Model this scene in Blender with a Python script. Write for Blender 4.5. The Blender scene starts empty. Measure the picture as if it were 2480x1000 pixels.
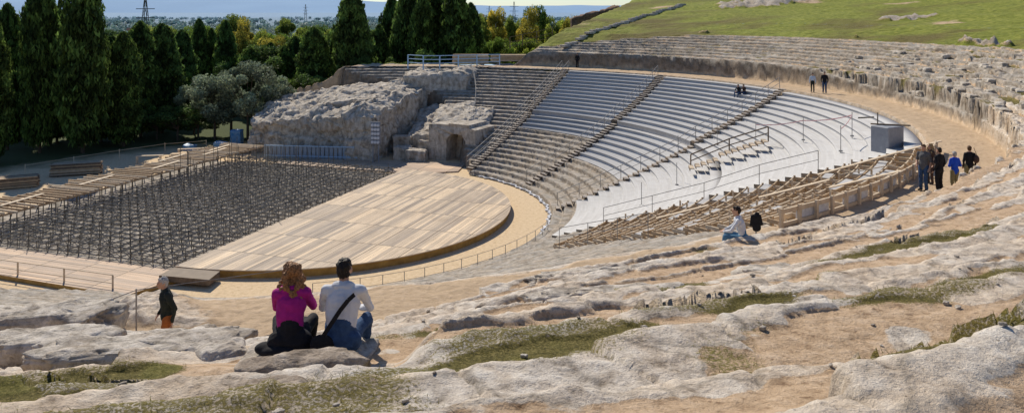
import bpy, math, random, numpy as np
from mathutils import Vector, Matrix
rng=np.random.default_rng(7); random.seed(7)
F=1900.;YH=28.;CZ=15.
CX,CY=-15.5,60.
scene=bpy.context.scene
coll=scene.collection
def px(x,Y): return (x-1240)/F*Y
# ---------------------------------------------------------------- noise
LAT=rng.random((512,512))
def hsh(a,b): return LAT[a.astype(np.int64)&511,b.astype(np.int64)&511]
def vn(x,y):
    xf=np.floor(x);yf=np.floor(y);xi=xf.astype(np.int64);yi=yf.astype(np.int64)
    fx=x-xf;fy=y-yf;fx=fx*fx*(3-2*fx);fy=fy*fy*(3-2*fy)
    a=LAT[xi&511,yi&511];b=LAT[(xi+1)&511,yi&511];c=LAT[xi&511,(yi+1)&511];d=LAT[(xi+1)&511,(yi+1)&511]
    return (a+(b-a)*fx)*(1-fy)+(c+(d-c)*fx)*fy
def fbm(x,y,o=4):
    s=0;a=1;t=0
    for i in range(o):
        s=s+a*(vn(x*1.0+17.3*i,y+9.1*i)*2-1);t+=a;a*=.5
        x,y=(x*1.6-y*1.2),(x*1.2+y*1.6)
    return s/t*1.5
def fbs(x,y,o=4):
    s=0;a=1;t=0
    for i in range(o):
        s=s+a*(vn(x+17.3*i,y+9.1*i)*2-1);t+=a;a*=.5;x=x*2.03;y=y*1.97
    return s/t*1.5
def ridged(x,y,o=4):
    s=0;a=1;t=0
    for i in range(o):
        s=s+a*(1-2.6*np.abs(vn(x+13.3*i,y+7.1*i)*2-1));t+=a;a*=.55
        x,y=(x*1.7-y*1.1),(x*1.1+y*1.7)
    return s/t
def fbm3(x,y,z,o=4): return (fbm(x,y+z*.7,o)+fbm(y+31,z+x*.6,o)+fbm(z+57,x-y*.5,o))/1.7
def ss(a,b,x):
    t=np.clip((x-a)/(b-a),0,1);return t*t*(3-2*t)
def lerp(a,b,t): return a+(b-a)*t
# ---------------------------------------------------------------- materials
def newmat(name):
    m=bpy.data.materials.new(name);m.use_nodes=True
    nt=m.node_tree;b=nt.nodes['Principled BSDF'];b.inputs['Specular IOR Level'].default_value=.2
    return m,nt,b
def N(nt,t,**k):
    n=nt.nodes.new(t)
    for a,v in k.items(): setattr(n,a,v)
    return n
def ramp(nt,src,stops):
    r=N(nt,'ShaderNodeValToRGB');e=r.color_ramp.elements
    while len(e)<len(stops): e.new(.5)
    for i,(p,c) in enumerate(stops):
        e[i].position=p;e[i].color=(*c,1) if len(c)==3 else c
    nt.links.new(src,r.inputs[0]);return r.outputs[0]
def noise(nt,scale,detail=6,rough=.6,vec=None,dist=0):
    n=N(nt,'ShaderNodeTexNoise');n.inputs['Scale'].default_value=scale;n.inputs['Detail'].default_value=detail
    n.inputs['Roughness'].default_value=rough;n.inputs['Distortion'].default_value=dist
    if vec is None:
        g=N(nt,'ShaderNodeNewGeometry');vec=g.outputs['Position']
    nt.links.new(vec,n.inputs['Vector']);return n.outputs[0]
def mixc(nt,fac,a,b,mode='MIX'):
    m=N(nt,'ShaderNodeMix',data_type='RGBA',blend_type=mode)
    for s,i in ((fac,0),(a,6),(b,7)):
        if isinstance(s,(int,float)): m.inputs[i].default_value=s
        elif isinstance(s,tuple): m.inputs[i].default_value=(*s,1)
        else: nt.links.new(s,m.inputs[i])
    return m.outputs[2]
def mathn(nt,op,a,b=None,clamp=False):
    m=N(nt,'ShaderNodeMath',operation=op);m.use_clamp=clamp
    for i,s in enumerate((a,b)):
        if s is None: continue
        if isinstance(s,(int,float)): m.inputs[i].default_value=s
        else: nt.links.new(s,m.inputs[i])
    return m.outputs[0]
def bump(nt,b,h,strength,dist):
    n=N(nt,'ShaderNodeBump');n.inputs['Strength'].default_value=strength;n.inputs['Distance'].default_value=dist
    nt.links.new(h,n.inputs['Height']);nt.links.new(n.outputs[0],b.inputs['Normal'])
def simple(name,c1,c2=None,scale=6,rough=.8,bs=.3,bd=.02,metal=0,obj=False):
    m,nt,b=newmat(name)
    if c2 is None: c2=tuple(x*.75 for x in c1)
    n=noise(nt,scale)
    c=ramp(nt,n,[(.3,c2),(.7,c1)])
    nt.links.new(c,b.inputs['Base Color']);b.inputs['Roughness'].default_value=rough;b.inputs['Metallic'].default_value=metal
    bump(nt,b,n,bs,bd);return m
def steep_shade(nt,c,lo,hi,dark):  # paints shade into the colour of steep faces such as risers
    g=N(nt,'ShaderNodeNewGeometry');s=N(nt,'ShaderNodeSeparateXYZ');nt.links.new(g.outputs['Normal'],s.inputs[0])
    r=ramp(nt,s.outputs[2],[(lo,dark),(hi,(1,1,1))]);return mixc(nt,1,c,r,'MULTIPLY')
def cracks(nt,scale,w,dark):
    g=N(nt,'ShaderNodeNewGeometry');nn=N(nt,'ShaderNodeTexNoise');nn.inputs['Scale'].default_value=1.7;nn.inputs['Detail'].default_value=5;nt.links.new(g.outputs['Position'],nn.inputs['Vector'])
    m=N(nt,'ShaderNodeMix',data_type='VECTOR');m.inputs[0].default_value=.35;nt.links.new(g.outputs['Position'],m.inputs[4]);nt.links.new(nn.outputs['Color'],m.inputs[5])
    v=N(nt,'ShaderNodeTexVoronoi',feature='DISTANCE_TO_EDGE');v.inputs['Scale'].default_value=scale;nt.links.new(m.outputs[1],v.inputs['Vector'])
    return ramp(nt,v.outputs['Distance'],[(0,(dark,)*3),(w,(1,1,1))])
def terrain_mat(name,far=False):
    m,nt,b=newmat(name)
    at=N(nt,'ShaderNodeAttribute');at.attribute_name='Mask'
    sep=N(nt,'ShaderNodeSeparateColor');nt.links.new(at.outputs['Color'],sep.inputs[0])
    k=.35 if far else 1
    n1=noise(nt,.8,8,.65);n2=noise(nt,5*k,9,.70);n3=noise(nt,34*k,5,.7);n6=noise(nt,12*k,4,.6);n7=noise(nt,1.9,7,.7)
    if far: rock=ramp(nt,n2,[(.28,(.17,.15,.125)),(.45,(.34,.31,.265)),(.6,(.48,.44,.385)),(.8,(.62,.58,.51))])
    else: rock=ramp(nt,n2,[(.29,(.20,.165,.125)),(.40,(.50,.435,.36)),(.52,(.68,.61,.52)),(.72,(.80,.75,.67))])
    tint=ramp(nt,n1,[(.38,(1,1,1)),(.62,(1,.88,.74))])
    rock=mixc(nt,.75,rock,tint,'MULTIPLY')
    if not far:
        lich=ramp(nt,n7,[(.33,(.55,.50,.45)),(.44,(1,1,1))]);rock=mixc(nt,.7,rock,lich,'MULTIPLY')
        ck=cracks(nt,1.1,.03,.3);rock=mixc(nt,.5,rock,ck,'MULTIPLY')
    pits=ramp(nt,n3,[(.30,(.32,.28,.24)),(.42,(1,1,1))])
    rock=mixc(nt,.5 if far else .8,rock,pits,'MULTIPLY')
    rock=steep_shade(nt,rock,.35,.85,(.55,.51,.47) if far else (.72,.67,.61))
    earth=ramp(nt,n2,[(.25,(.31,.20,.115)),(.5,(.56,.40,.255)),(.75,(.70,.54,.385))])
    peb=ramp(nt,n6,[(.30,(.5,.45,.4)),(.45,(1,1,1)),(.66,(1,1,1)),(.74,(1.25,1.25,1.25))])
    earth=mixc(nt,.7,earth,pits,'MULTIPLY');earth=mixc(nt,.9,earth,peb,'MULTIPLY')
    dry=ramp(nt,n3,[(.3,(.04,.032,.008)),(.5,(.13,.11,.028)),(.7,(.30,.24,.09))])
    green=ramp(nt,n2,[(.3,(.085,.10,.013)),(.5,(.19,.215,.028)),(.72,(.34,.32,.07))])
    gr=mixc(nt,at.outputs['Alpha'],dry,green)
    path=ramp(nt,n2,[(.25,(.42,.30,.18)),(.7,(.60,.45,.30))])
    rk=mathn(nt,'ADD',sep.outputs[0],mathn(nt,'MULTIPLY',mathn(nt,'SUBTRACT',n7,.5),1.5))
    rk=ramp(nt,rk,[(.40,(0,0,0)),(.54,(1,1,1))])
    c=mixc(nt,rk,earth,rock)
    c=mixc(nt,sep.outputs[2],c,path)
    gk=mathn(nt,'ADD',sep.outputs[1],mathn(nt,'MULTIPLY',mathn(nt,'SUBTRACT',n3,.5),1.5))
    gk=ramp(nt,gk,[(.36,(0,0,0)),(.60,(1,1,1))])
    c=mixc(nt,gk,c,gr)
    nt.links.new(c,b.inputs['Base Color']);b.inputs['Roughness'].default_value=.95
    h=mathn(nt,'ADD',mathn(nt,'MULTIPLY',n2,1.0),mathn(nt,'MULTIPLY',n3,.35))
    bump(nt,b,h,.9,.07 if not far else .12)
    return m
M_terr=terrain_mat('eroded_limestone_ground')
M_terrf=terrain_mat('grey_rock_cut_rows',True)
def rock_mat(name,a,bc,c3,sc=1.0):
    m,nt,b=newmat(name)
    n2=noise(nt,1.6*sc,9,.68,dist=.4);n3=noise(nt,9*sc,6,.7)
    c=ramp(nt,n2,[(.3,a),(.5,bc),(.7,c3)])
    g=N(nt,'ShaderNodeNewGeometry');mp=N(nt,'ShaderNodeMapping');mp.inputs['Scale'].default_value=(1,1,.25)
    nt.links.new(g.outputs['Position'],mp.inputs[0])
    st=noise(nt,2.2,6,.7,mp.outputs[0]);s=ramp(nt,st,[(.36,(.45,.40,.35)),(.55,(1,1,1))])
    c=mixc(nt,.7,c,s,'MULTIPLY')
    pt_=ramp(nt,n3,[(.32,(.4,.36,.32)),(.45,(1,1,1))]);c=mixc(nt,.6,c,pt_,'MULTIPLY')
    nt.links.new(c,b.inputs['Base Color']);b.inputs['Roughness'].default_value=.95
    bump(nt,b,mathn(nt,'ADD',n2,mathn(nt,'MULTIPLY',n3,.5)),.8,.18/sc);return m
M_rock=rock_mat('weathered_limestone',(.26,.22,.17),(.56,.50,.415),(.74,.68,.59))
M_rockn=rock_mat('dark_weathered_rock',(.15,.12,.09),(.42,.345,.27),(.60,.52,.43),3)
M_pale=rock_mat('pale_rock',(.26,.225,.18),(.57,.51,.43),(.74,.68,.60),3)
def plank_mat(name,c1,c2,bw,rh,rot=0.,dark=(.08,.06,.04),mort=.006):
    m,nt,b=newmat(name)
    g=N(nt,'ShaderNodeNewGeometry');vec=g.outputs['Position']
    mp=N(nt,'ShaderNodeMapping');mp.inputs['Rotation'].default_value=(0,0,rot);nt.links.new(vec,mp.inputs[0])
    def br(w,h,ca,cb,mo):
        t=N(nt,'ShaderNodeTexBrick');t.offset=0;t.inputs['Scale'].default_value=1
        t.inputs['Brick Width'].default_value=w;t.inputs['Row Height'].default_value=h;t.inputs['Mortar Size'].default_value=mo
        t.inputs['Color1'].default_value=(*ca,1);t.inputs['Color2'].default_value=(*cb,1);t.inputs['Mortar'].default_value=(*dark,1)
        nt.links.new(mp.outputs[0],t.inputs[0]);return t
    t1=br(bw,rh,c1,c2,mort);t2=br(bw,rh*9,(.72,.74,.80),(1,1,1),.035)
    c=mixc(nt,.8,t1.outputs[0],t2.outputs[0],'MULTIPLY')
    mp2=N(nt,'ShaderNodeMapping');mp2.inputs['Scale'].default_value=(.25,5,1);nt.links.new(mp.outputs[0],mp2.inputs[0])
    n=noise(nt,2.5,6,.65,mp2.outputs[0]);s=ramp(nt,n,[(.32,(.6,.57,.55)),(.58,(1,1,1))])
    c=mixc(nt,.8,c,s,'MULTIPLY')
    n5=noise(nt,.25,4);s5=ramp(nt,n5,[(.35,(.8,.78,.76)),(.6,(1,1,1))]);c=mixc(nt,.6,c,s5,'MULTIPLY')
    nt.links.new(c,b.inputs['Base Color']);b.inputs['Roughness'].default_value=.7
    bump(nt,b,n,.2,.01);return m
TA=math.radians(71.4)
M_stage=plank_mat('stage_planks',(.88,.68,.45),(.42,.34,.26),4.1,.27,-TA)
M_deck=plank_mat('deck_planks',(.78,.56,.37),(.54,.41,.30),3.0,.27,-TA+math.pi/2)
M_wood=simple('raw_timber',(.58,.42,.26),(.38,.27,.16),3,.75,.2)
M_woodl=simple('pale_timber',(.70,.57,.41),(.50,.40,.28),3,.75,.2)
M_woodd=simple('old_timber',(.24,.175,.12),(.11,.08,.055),4,.85,.3)
M_stair=simple('grey_stair_boards',(.52,.46,.39),(.32,.27,.22),4,.8,.2)
M_skirt=simple('plywood_skirt',(.50,.31,.09),(.28,.16,.05),2,.7,.2)
M_steel=simple('scaffold_steel',(.20,.185,.155),(.08,.07,.055),8,.6,.2,metal=.1)
M_steel2=simple('scaffold_ledger_steel',(.42,.38,.31),(.17,.145,.11),6,.6,.2,metal=.1)
M_rail=simple('galvanised_rail',(.36,.36,.35),(.22,.20,.18),8,.6,.1,metal=.2)
M_blue=simple('blue_paint',(.32,.38,.44),(.22,.28,.34),3,.6,.1)
M_bluel=simple('pale_blue_paint',(.42,.58,.74),(.28,.43,.6),3,.6,.1)
M_tarp=simple('blue_tarpaulin',(.03,.20,.42),(.25,.38,.5),3,.4,.5)
M_cloth=simple('white_sheeting',(.75,.76,.78),(.5,.52,.56),5,.6,.4)
M_grey=simple('grey_board',(.34,.35,.37),(.25,.26,.28),3,.7,.1)
M_dark=simple('dark_gap',(.03,.028,.025),(.015,.014,.012),3,.9)
M_red=simple('red_white_tape',(.75,.10,.06),(.8,.75,.75),9,.5)
def white_mat():
    m,nt,b=newmat('grey_white_seat_boards')
    g=N(nt,'ShaderNodeNewGeometry');v=N(nt,'ShaderNodeVectorMath',operation='SUBTRACT');nt.links.new(g.outputs['Position'],v.inputs[0]);v.inputs[1].default_value=(CX,CY,0)
    s=N(nt,'ShaderNodeSeparateXYZ');nt.links.new(v.outputs[0],s.inputs[0])
    r=mathn(nt,'SQRT',mathn(nt,'ADD',mathn(nt,'MULTIPLY',s.outputs[0],s.outputs[0]),mathn(nt,'MULTIPLY',s.outputs[1],s.outputs[1])))
    an=mathn(nt,'ARCTAN2',s.outputs[1],s.outputs[0])
    fr=mathn(nt,'FRACT',mathn(nt,'MULTIPLY',r,1/.1417))
    ln=ramp(nt,fr,[(.0,(.7,.7,.71)),(.09,(1,1,1))])
    fl=mathn(nt,'FLOOR',mathn(nt,'MULTIPLY',r,1/.1417))
    fa=mathn(nt,'FLOOR',mathn(nt,'MULTIPLY',an,13))
    cb=N(nt,'ShaderNodeCombineXYZ');nt.links.new(fl,cb.inputs[0]);nt.links.new(fa,cb.inputs[1])
    wn=N(nt,'ShaderNodeTexWhiteNoise');nt.links.new(cb.outputs[0],wn.inputs[0])
    base=ramp(nt,wn.outputs[0],[(0,(.475,.465,.45)),(1,(.545,.535,.52))])
    n=noise(nt,1.5,7,.7);d=ramp(nt,n,[(.3,(.82,.80,.78)),(.6,(1,1,1))])
    c=mixc(nt,.6,base,ln,'MULTIPLY');c=mixc(nt,.6,c,d,'MULTIPLY')
    c=steep_shade(nt,c,.2,.8,(.88,.89,.92))  # slightly bluish shade painted onto the risers so the steps read
    nt.links.new(c,b.inputs['Base Color']);b.inputs['Roughness'].default_value=.8
    bump(nt,b,n,.12,.02);return m
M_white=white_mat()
def leaf_mat(name,c,tr=.35):
    m,nt,b=newmat(name)
    at=N(nt,'ShaderNodeAttribute');at.attribute_name='Col'
    oi=N(nt,'ShaderNodeObjectInfo')
    v=ramp(nt,oi.outputs['Random'],[(0,(.75,.8,.8)),(1,(1.2,1.15,1.0))])
    col=mixc(nt,1,at.outputs['Color'],c,'MULTIPLY');col=mixc(nt,1,col,v,'MULTIPLY')
    nt.links.new(col,b.inputs['Base Color']);b.inputs['Roughness'].default_value=.7
    t=N(nt,'ShaderNodeBsdfTranslucent');nt.links.new(col,t.inputs[0])
    ms=N(nt,'ShaderNodeMixShader');ms.inputs[0].default_value=tr
    o=nt.nodes['Material Output'];nt.links.new(b.outputs[0],ms.inputs[1]);nt.links.new(t.outputs[0],ms.inputs[2]);nt.links.new(ms.outputs[0],o.inputs[0])
    return m
L_cyp=leaf_mat('cypress_foliage',(.105,.165,.04),.4)
L_grn=leaf_mat('green_foliage',(.19,.28,.05))
L_drk=leaf_mat('dark_green_foliage',(.11,.18,.05))
L_olv=leaf_mat('olive_foliage',(.30,.35,.24),.3)
L_yel=leaf_mat('yellowing_foliage',(.55,.46,.08),.4)
L_lgt=leaf_mat('light_green_foliage',(.31,.37,.07),.4)
L_far=leaf_mat('distant_foliage',(1,1,1),.25)
M_bark=simple('tree_bark',(.14,.10,.07),(.06,.045,.03),6,.9)
# ---------------------------------------------------------------- mesh helpers
def mesh_np(name,V,Fq,col=None,colname='Col',mat=None,smooth=False):
    V=np.asarray(V,dtype=np.float32);Fq=np.asarray(Fq,dtype=np.int32)
    me=bpy.data.meshes.new(name);me.vertices.add(len(V));me.vertices.foreach_set('co',V.ravel())
    k=Fq.shape[1];me.loops.add(Fq.size);me.polygons.add(len(Fq))
    me.loops.foreach_set('vertex_index',Fq.ravel());me.polygons.foreach_set('loop_start',np.arange(0,Fq.size,k,dtype=np.int32))
    me.update(calc_edges=True)
    if col is not None:
        a=me.color_attributes.new(colname,'FLOAT_COLOR','POINT');a.data.foreach_set('color',np.asarray(col,dtype=np.float32).ravel())
    if mat: me.materials.append(mat)
    if smooth: me.polygons.foreach_set('use_smooth',np.ones(len(Fq),dtype=bool))
    return me
def link(me,name,loc=(0,0,0),parent=None):
    o=bpy.data.objects.new(name,me);coll.objects.link(o);o.location=loc
    if parent: o.parent=parent
    return o
def thing(o,label,cat,group=None):
    o['label']=label;o['category']=cat
    if group:o['group']=group
    return o
def struct(o,label=None):
    o['kind']='structure'
    if label:o['label']=label
    o['category']='ground' if 'ground' in o.name else o.name.split('.')[0].replace('_',' ')
    return o
def par(o,e): o.parent=e;o.matrix_parent_inverse=Matrix.Translation(-Vector(e.location));return o
def empty(name,loc,label,cat,group=None):
    e=bpy.data.objects.new(name,None);coll.objects.link(e);e.location=loc;return thing(e,label,cat,group)
class MB:
    def __init__(s): s.v=[];s.f=[];s.m=[]
    def quadbox(s,P,mi=0):
        n=len(s.v);s.v+=[tuple(p) for p in P]
        for q in ((0,3,2,1),(4,5,6,7),(0,1,5,4),(1,2,6,5),(2,3,7,6),(3,0,4,7)): s.f.append([n+i for i in q]);s.m.append(mi)
    def box(s,c,sx,sy,sz,ang=0,mi=0):
        ca,sa=math.cos(ang),math.sin(ang);P=[]
        for dz in (-.5,.5):
            for dx,dy in ((-.5,-.5),(.5,-.5),(.5,.5),(-.5,.5)):
                x=dx*sx;y=dy*sy;P.append((c[0]+x*ca-y*sa,c[1]+x*sa+y*ca,c[2]+dz*sz))
        s.quadbox(P,mi)
    def beam(s,a,b,w,h,mi=0):
        a=Vector(a);b=Vector(b);d=(b-a).normalized()
        up=Vector((0,0,1)) if abs(d.z)<.95 else Vector((0,1,0))
        sd=d.cross(up).normalized();u=sd.cross(d)
        P=[]
        for e in (a,b):
            for i,j in ((-.5,-.5),(.5,-.5),(.5,.5),(-.5,.5)): P.append(e+sd*(i*w)+u*(j*h))
        s.quadbox(P,mi)
    def cyl(s,a,b,r0,r1=None,n=8,mi=0):
        if r1 is None:r1=r0
        a=Vector(a);b=Vector(b);d=(b-a).normalized()
        up=Vector((0,0,1)) if abs(d.z)<.9 else Vector((1,0,0))
        e=d.cross(up).normalized();u=e.cross(d);k=len(s.v)
        for c,r in ((a,r0),(b,r1)):
            for i in range(n):
                t=2*math.pi*i/n;s.v.append(tuple(c+e*(r*math.cos(t))+u*(r*math.sin(t))))
        for i in range(n):
            j=(i+1)%n;s.f.append([k+i,k+j,k+n+j,k+n+i]);s.m.append(mi)
        s.f.append([k+i for i in range(n)][::-1]);s.m.append(mi);s.f.append([k+n+i for i in range(n)]);s.m.append(mi)
    def ell(s,c,r,nu=14,nv=9,mi=0,M=None):
        k=len(s.v)
        pts=[(0,0,-1)]
        for j in range(1,nv):
            p=-math.pi/2+math.pi*j/nv
            for i in range(nu):
                t=2*math.pi*i/nu;pts.append((math.cos(p)*math.cos(t),math.cos(p)*math.sin(t),math.sin(p)))
        pts.append((0,0,1))
        for p in pts:
            q=Vector((p[0]*r[0],p[1]*r[1],p[2]*r[2]))
            if M is not None:q=M@q
            s.v.append((c[0]+q.x,c[1]+q.y,c[2]+q.z))
        for i in range(nu):
            j=(i+1)%nu;s.f.append([k,k+1+j,k+1+i]);s.m.append(mi)
        for a in range(nv-2):
            for i in range(nu):
                j=(i+1)%nu;b=k+1+a*nu;s.f.append([b+i,b+j,b+nu+j,b+nu+i]);s.m.append(mi)
        b=k+1+(nv-2)*nu;t=len(s.v)-1
        for i in range(nu):
            j=(i+1)%nu;s.f.append([b+i,b+j,t]);s.m.append(mi)
    def cap(s,a,b,r0,r1,flat=1.,n=12):
        a=Vector(a);b=Vector(b);d=(b-a);L=d.length;d=d/L if L>1e-6 else Vector((0,0,1))
        e=Vector((1,0,0))-d*d.x
        if e.length<.3:e=Vector((0,0,1))-d*d.z
        e.normalize();u=d.cross(e);k=len(s.v);rings=[]
        for j in range(1,4): t=j/4*math.pi/2;rings.append((a-d*(r0*math.cos(t)*min(1,flat+.2)),r0*math.sin(t)))
        rings.append((a,r0));rings.append((b,r1))
        for j in (3,2,1): t=j/4*math.pi/2;rings.append((b+d*(r1*math.cos(t)*min(1,flat+.2)),r1*math.sin(t)))
        s.v.append(tuple(a-d*r0*min(1,flat+.2)))
        for c,r in rings:
            for i in range(n):
                t=2*math.pi*i/n;s.v.append(tuple(c+e*(r*math.cos(t))+u*(r*flat*math.sin(t))))
        s.v.append(tuple(b+d*r1*min(1,flat+.2)));top=len(s.v)-1
        for i in range(n):
            j=(i+1)%n;s.f.append([k,k+1+j,k+1+i]);s.m.append(0)
            for a_ in range(len(rings)-1):
                q=k+1+a_*n;s.f.append([q+i,q+j,q+n+j,q+n+i]);s.m.append(0)
            q=k+1+(len(rings)-1)*n;s.f.append([q+i,q+j,top]);s.m.append(0)
    def obj(s,name,mats,parent=None,smooth=False,bevel=0,origin=None):
        me=bpy.data.meshes.new(name)
        V=s.v
        if origin is not None: V=[(x-origin[0],y-origin[1],z-origin[2]) for x,y,z in V]
        me.from_pydata(V,[],s.f)
        for m in (mats if isinstance(mats,(list,tuple)) else [mats]): me.materials.append(m)
        me.polygons.foreach_set('material_index',s.m)
        if smooth: me.polygons.foreach_set('use_smooth',[True]*len(me.polygons))
        me.update();o=link(me,name,origin or (0,0,0),parent)
        if bevel:
            b=o.modifiers.new('b','BEVEL');b.width=bevel;b.segments=1
        return o
# ---------------------------------------------------------------- terrain
YC=8.75;SZ=11.24
def S1(R): return np.interp(R,[18.4,44],[52.5,58.5])
def S2(R): return np.interp(R,[18,44],[26,41])
def S3(R): return np.interp(R,[18,42],[-1,15.5])
def S5(R): return np.interp(R,[25,42],[-43,-55])
def PL(R): return np.interp(R,[18.5,22,30,34,40,44],[52,62,75,79,98,104])
def zst(R): return -.4+.349*(R-18.5)
PATCH=[(4.6,8.3,1.6,.5),(6.2,9.4,1.7,.45),(-.6,6.3,1.0,.5),(.2,7.4,1.1,.5),(-3.6,7.0,1.1,.45),(2.4,12.6,1.3,.5),(7.0,14.6,1.8,.5),(3.4,6.0,.8,.3),(-1.6,5.2,.9,.4),(4.3,11.2,1.4,.4),(-5.4,9.2,1.0,.4),(9.,15.6,1.6,.4),(2.2,8.6,1.0,.3),(-.4,9.6,1.2,.3),(-4.6,8.,.9,.3),(-1.5,7.4,.7,.3)]
def height(R,ph):
    a=np.radians(ph);x=CX+R*np.cos(a);y=CY+R*np.sin(a);arc=a*50.
    near=1-ss(-52,-25,ph)
    lo=fbs(arc*.16,R*.33,3);mid=fbs(arc*.55+50,R*1.25,4);hi=fbs(arc*2.6+9,R*4.6,4)
    iso=fbm(x*1.1,y*1.1,4);rdm=ridged(x*1.5+5,y*1.5,4);rdh=ridged(x*5+50,y*5,4)
    br=ss(-60,-35,ph)*(1-ss(2,22,ph))
    Rn=R+.05*mid+.025*hi
    s=(Rn-18.5)/.85;k=np.floor(s);f=s-k
    zl=-.4+.2966*(k+ss(0,.12,f))+.03*mid+.02*hi-.07*ss(.6,1,f)
    white=((ph>-28)&(ph<S1(R))&(R>np.where(ph>S2(R),27.3,np.where(ph>S3(R),24,20.5)))&(R<41.7))
    frame=((ph<=-28)&(ph>S5(R))&(R>23.5)&(R<41.9))
    zl=np.where(white,zst(R)-.45,zl);zl=np.where(frame,zst(R)-.75,zl)
    zl=np.maximum(zl,-.45)
    em=ss(0,1.6,PL(R)-ph+.8*iso)*ss(-116,-111,ph)
    zl=lerp(-.6,zl,em)
    Rout=np.interp(ph,[-90,-76,-71,-30,-15],[46.2,46,45.2,45.2,44.8])
    wall=np.interp(ph,[-90,-76,-70,-58,-48,-30,0,30],[8.45,8.3,8.85,8.9,9.3,9.5,9.6,9.7])
    z52=np.interp(ph,[-60,-40,-10],[11.0,11.3,12.0])
    def prof(r):
        sl=(z52-wall)/(52.3-Rout)
        z=wall+sl*(r-Rout)
        far_s=np.interp(ph,[-50,-15],[.31,.125])
        z2=z52+far_s*(r-52.3)
        z=np.where(r>52.3,z2,z)
        return np.where(r>59,z52+far_s*6.7+np.interp(ph,[-50,-15],[.03,.128])*(r-59),z)
    p=np.interp(ph,[-60,-40,-20],[1.3,1.15,.92])
    nb=np.maximum(near,br)
    ringn=near*(.26*lo+.06*mid+.035*hi)+(1-near)*(.05*mid+.02*hi)+br*(.06*iso+.04*hi)
    Ru=R+ringn
    k0=np.floor((Ru-Rout)/p)
    bw=1.1+2.0*hsh(k0*7+3,k0*0+11);bq=arc/bw+.14*iso+k0*.37;bc=np.floor(bq);bfr=bq-bc
    h1=hsh(bc*3+1,k0*5+2);h2=hsh(bc*5+9,k0*3+77);h3=hsh(bc*11+4,k0*13+7)
    Ru=Ru+nb*(h2-.5)*.18*p*(1+.3*br)
    s=(Ru-Rout)/p;k=np.floor(s);f=s-k
    sh=np.where(near>.5,.09,.12)
    er=np.clip(ss(.0,.7,fbs(arc*.14+k0*13.7,k0*3.1,3))*near*.8*ss(0,1.5,k0)+.22*near*ss(.5,1.5,k0)+.3*near*(h3>.8)+ss(.1,.8,fbs(arc*.3+k*7,k*2.1,3))*(1-near)*.6,0,.92)
    Rq=Rout+p*(k+ss(0,sh,f))
    zq=prof(Rq-.45*p);zs_=prof(Ru)
    rl=np.interp(ph,[40,55,66],[53,50,46.5])
    isrows=np.where(near>.5,1.,1-ss(0,1.,Ru-rl))
    wd=.42+.26*fbs(arc*.2+k0*5.3,k0*1.7,3)+.12*(h1-.5)
    rock=ss(wd+.05,wd-.05,f+.16*mid+.05*hi)*(1-.4*er)
    rock=np.maximum(rock,near*ss(.30,.5,fbm(x*.6+31,y*.6,4))*.7)
    rock=np.maximum(rock,(1-near)*ss(1.0,.8,f+.15*mid))
    rock=np.maximum(rock,(1-ss(.12,.2,f))*(1-.5*er*near))*np.clip(isrows,0,1)
    zu=lerp(zs_,lerp(zq,zs_,er),isrows)
    rk=rock*isrows
    crack=-(1-ss(0,.028,np.minimum(bfr,1-bfr)))*.15
    lip=np.exp(-((f-.18)/.11)**2)
    plate=np.floor(2.2*mid+.4*iso)/2.2
    zu=zu+rk*(.035*lip+.02*mid+.016*hi+nb*(crack*.35+(h1-.5)*(.06+.10*br)+.03*plate+.018*rdm+.018*rdh))+(1-rk)*(.015*mid+.008*hi+.007*rdh-.04)+br*rk*(.07*rdm+.05*iso)
    zu=np.where(Ru<Rout+.9*p,np.maximum(zu,wall-.08+.06*mid+br*(.12*iso+(h1-.5)*.2)),zu)
    zp=8.0+.04*iso+.012*hi
    t1=ss(41.5,42.1,R+.15*mid*near+.05*hi);t2=ss(0,.16,Ru-Rout)
    t2b=.45*ss(0,.12,R-Rout+.10*iso)+.55*ss(0,.12,Ru-Rout-.55-.35*iso-.2*hi+.2)
    t2=lerp(t2,t2b,br)
    t2=np.where((ph<-71)&(ph>-84),ss(-.4,1.4,Ru-Rout),t2)
    z=lerp(zl,zp,t1);z=lerp(z,zu,t2)
    # worn hollow round the ledge where the couple sits
    w_=ss(-4.1,-3.5,x)*(1-ss(-1.3,-.7,x))*ss(6.6,7.1,y)*(1-ss(9.3,9.9,y))
    capz=SZ-.10+.31*np.clip(8.6-y,0,5)+.03*mid
    z=np.where(z>capz,lerp(z,capz,w_),z)
    pathm=t1*(1-ss(0,.3,t2))
    inr=ss(38.5,40.,R)*(1-ss(43.0,43.8,R+.4*mid))*(1-ss(-79,-76,ph+3*lo))
    z=z+inr*(.12+.28*np.clip(lo+.5*mid,-.3,1)+.08*rdm);pathm=pathm*(1-inr)
    hill=(1-near)*ss(-.4,1,Ru-rl)
    pg=0
    for (X_,Y_,sa_,sr_) in PATCH:
        R_=math.hypot(X_-CX,Y_-CY);A_=math.atan2(Y_-CY,X_-CX)*50
        pg=np.maximum(pg,np.exp(-((arc-A_)/sa_/1.1)**2-((R-R_)/sr_)**2))
    grass=near*ss(.05,.65,fbm(x*.33+3,y*.33,4)*.6+.3*(f-.5)+1.4*pg-.02+.6*iso*np.clip(pg+.25,0,1))*(1-.45*rk)*t2*.95
    g2=hill*ss(-1.2,-.3,fbm(x*.13+20,y*.13,4)+.2)
    oc=np.exp(-(((x-40)/9)**2+((y-125)/6)**2))+.8*np.exp(-(((x-62)/10)**2+((y-118)/4)**2))+.7*np.exp(-(((x-47)/7)**2+((y-92)/2.5)**2))
    oc=oc+.5*np.exp(-((R-54.5)/1.2)**2)*ss(.1,.5,fbm(x*.2+9,y*.2,3))
    outcrop=hill*ss(.45,.6,oc*(.9+.5*fbm(x*.35+60,y*.5+4,4)))
    z=z+outcrop*(.40+.5*iso+.15*hi)+hill*(.07*iso+.2*lo)
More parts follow.
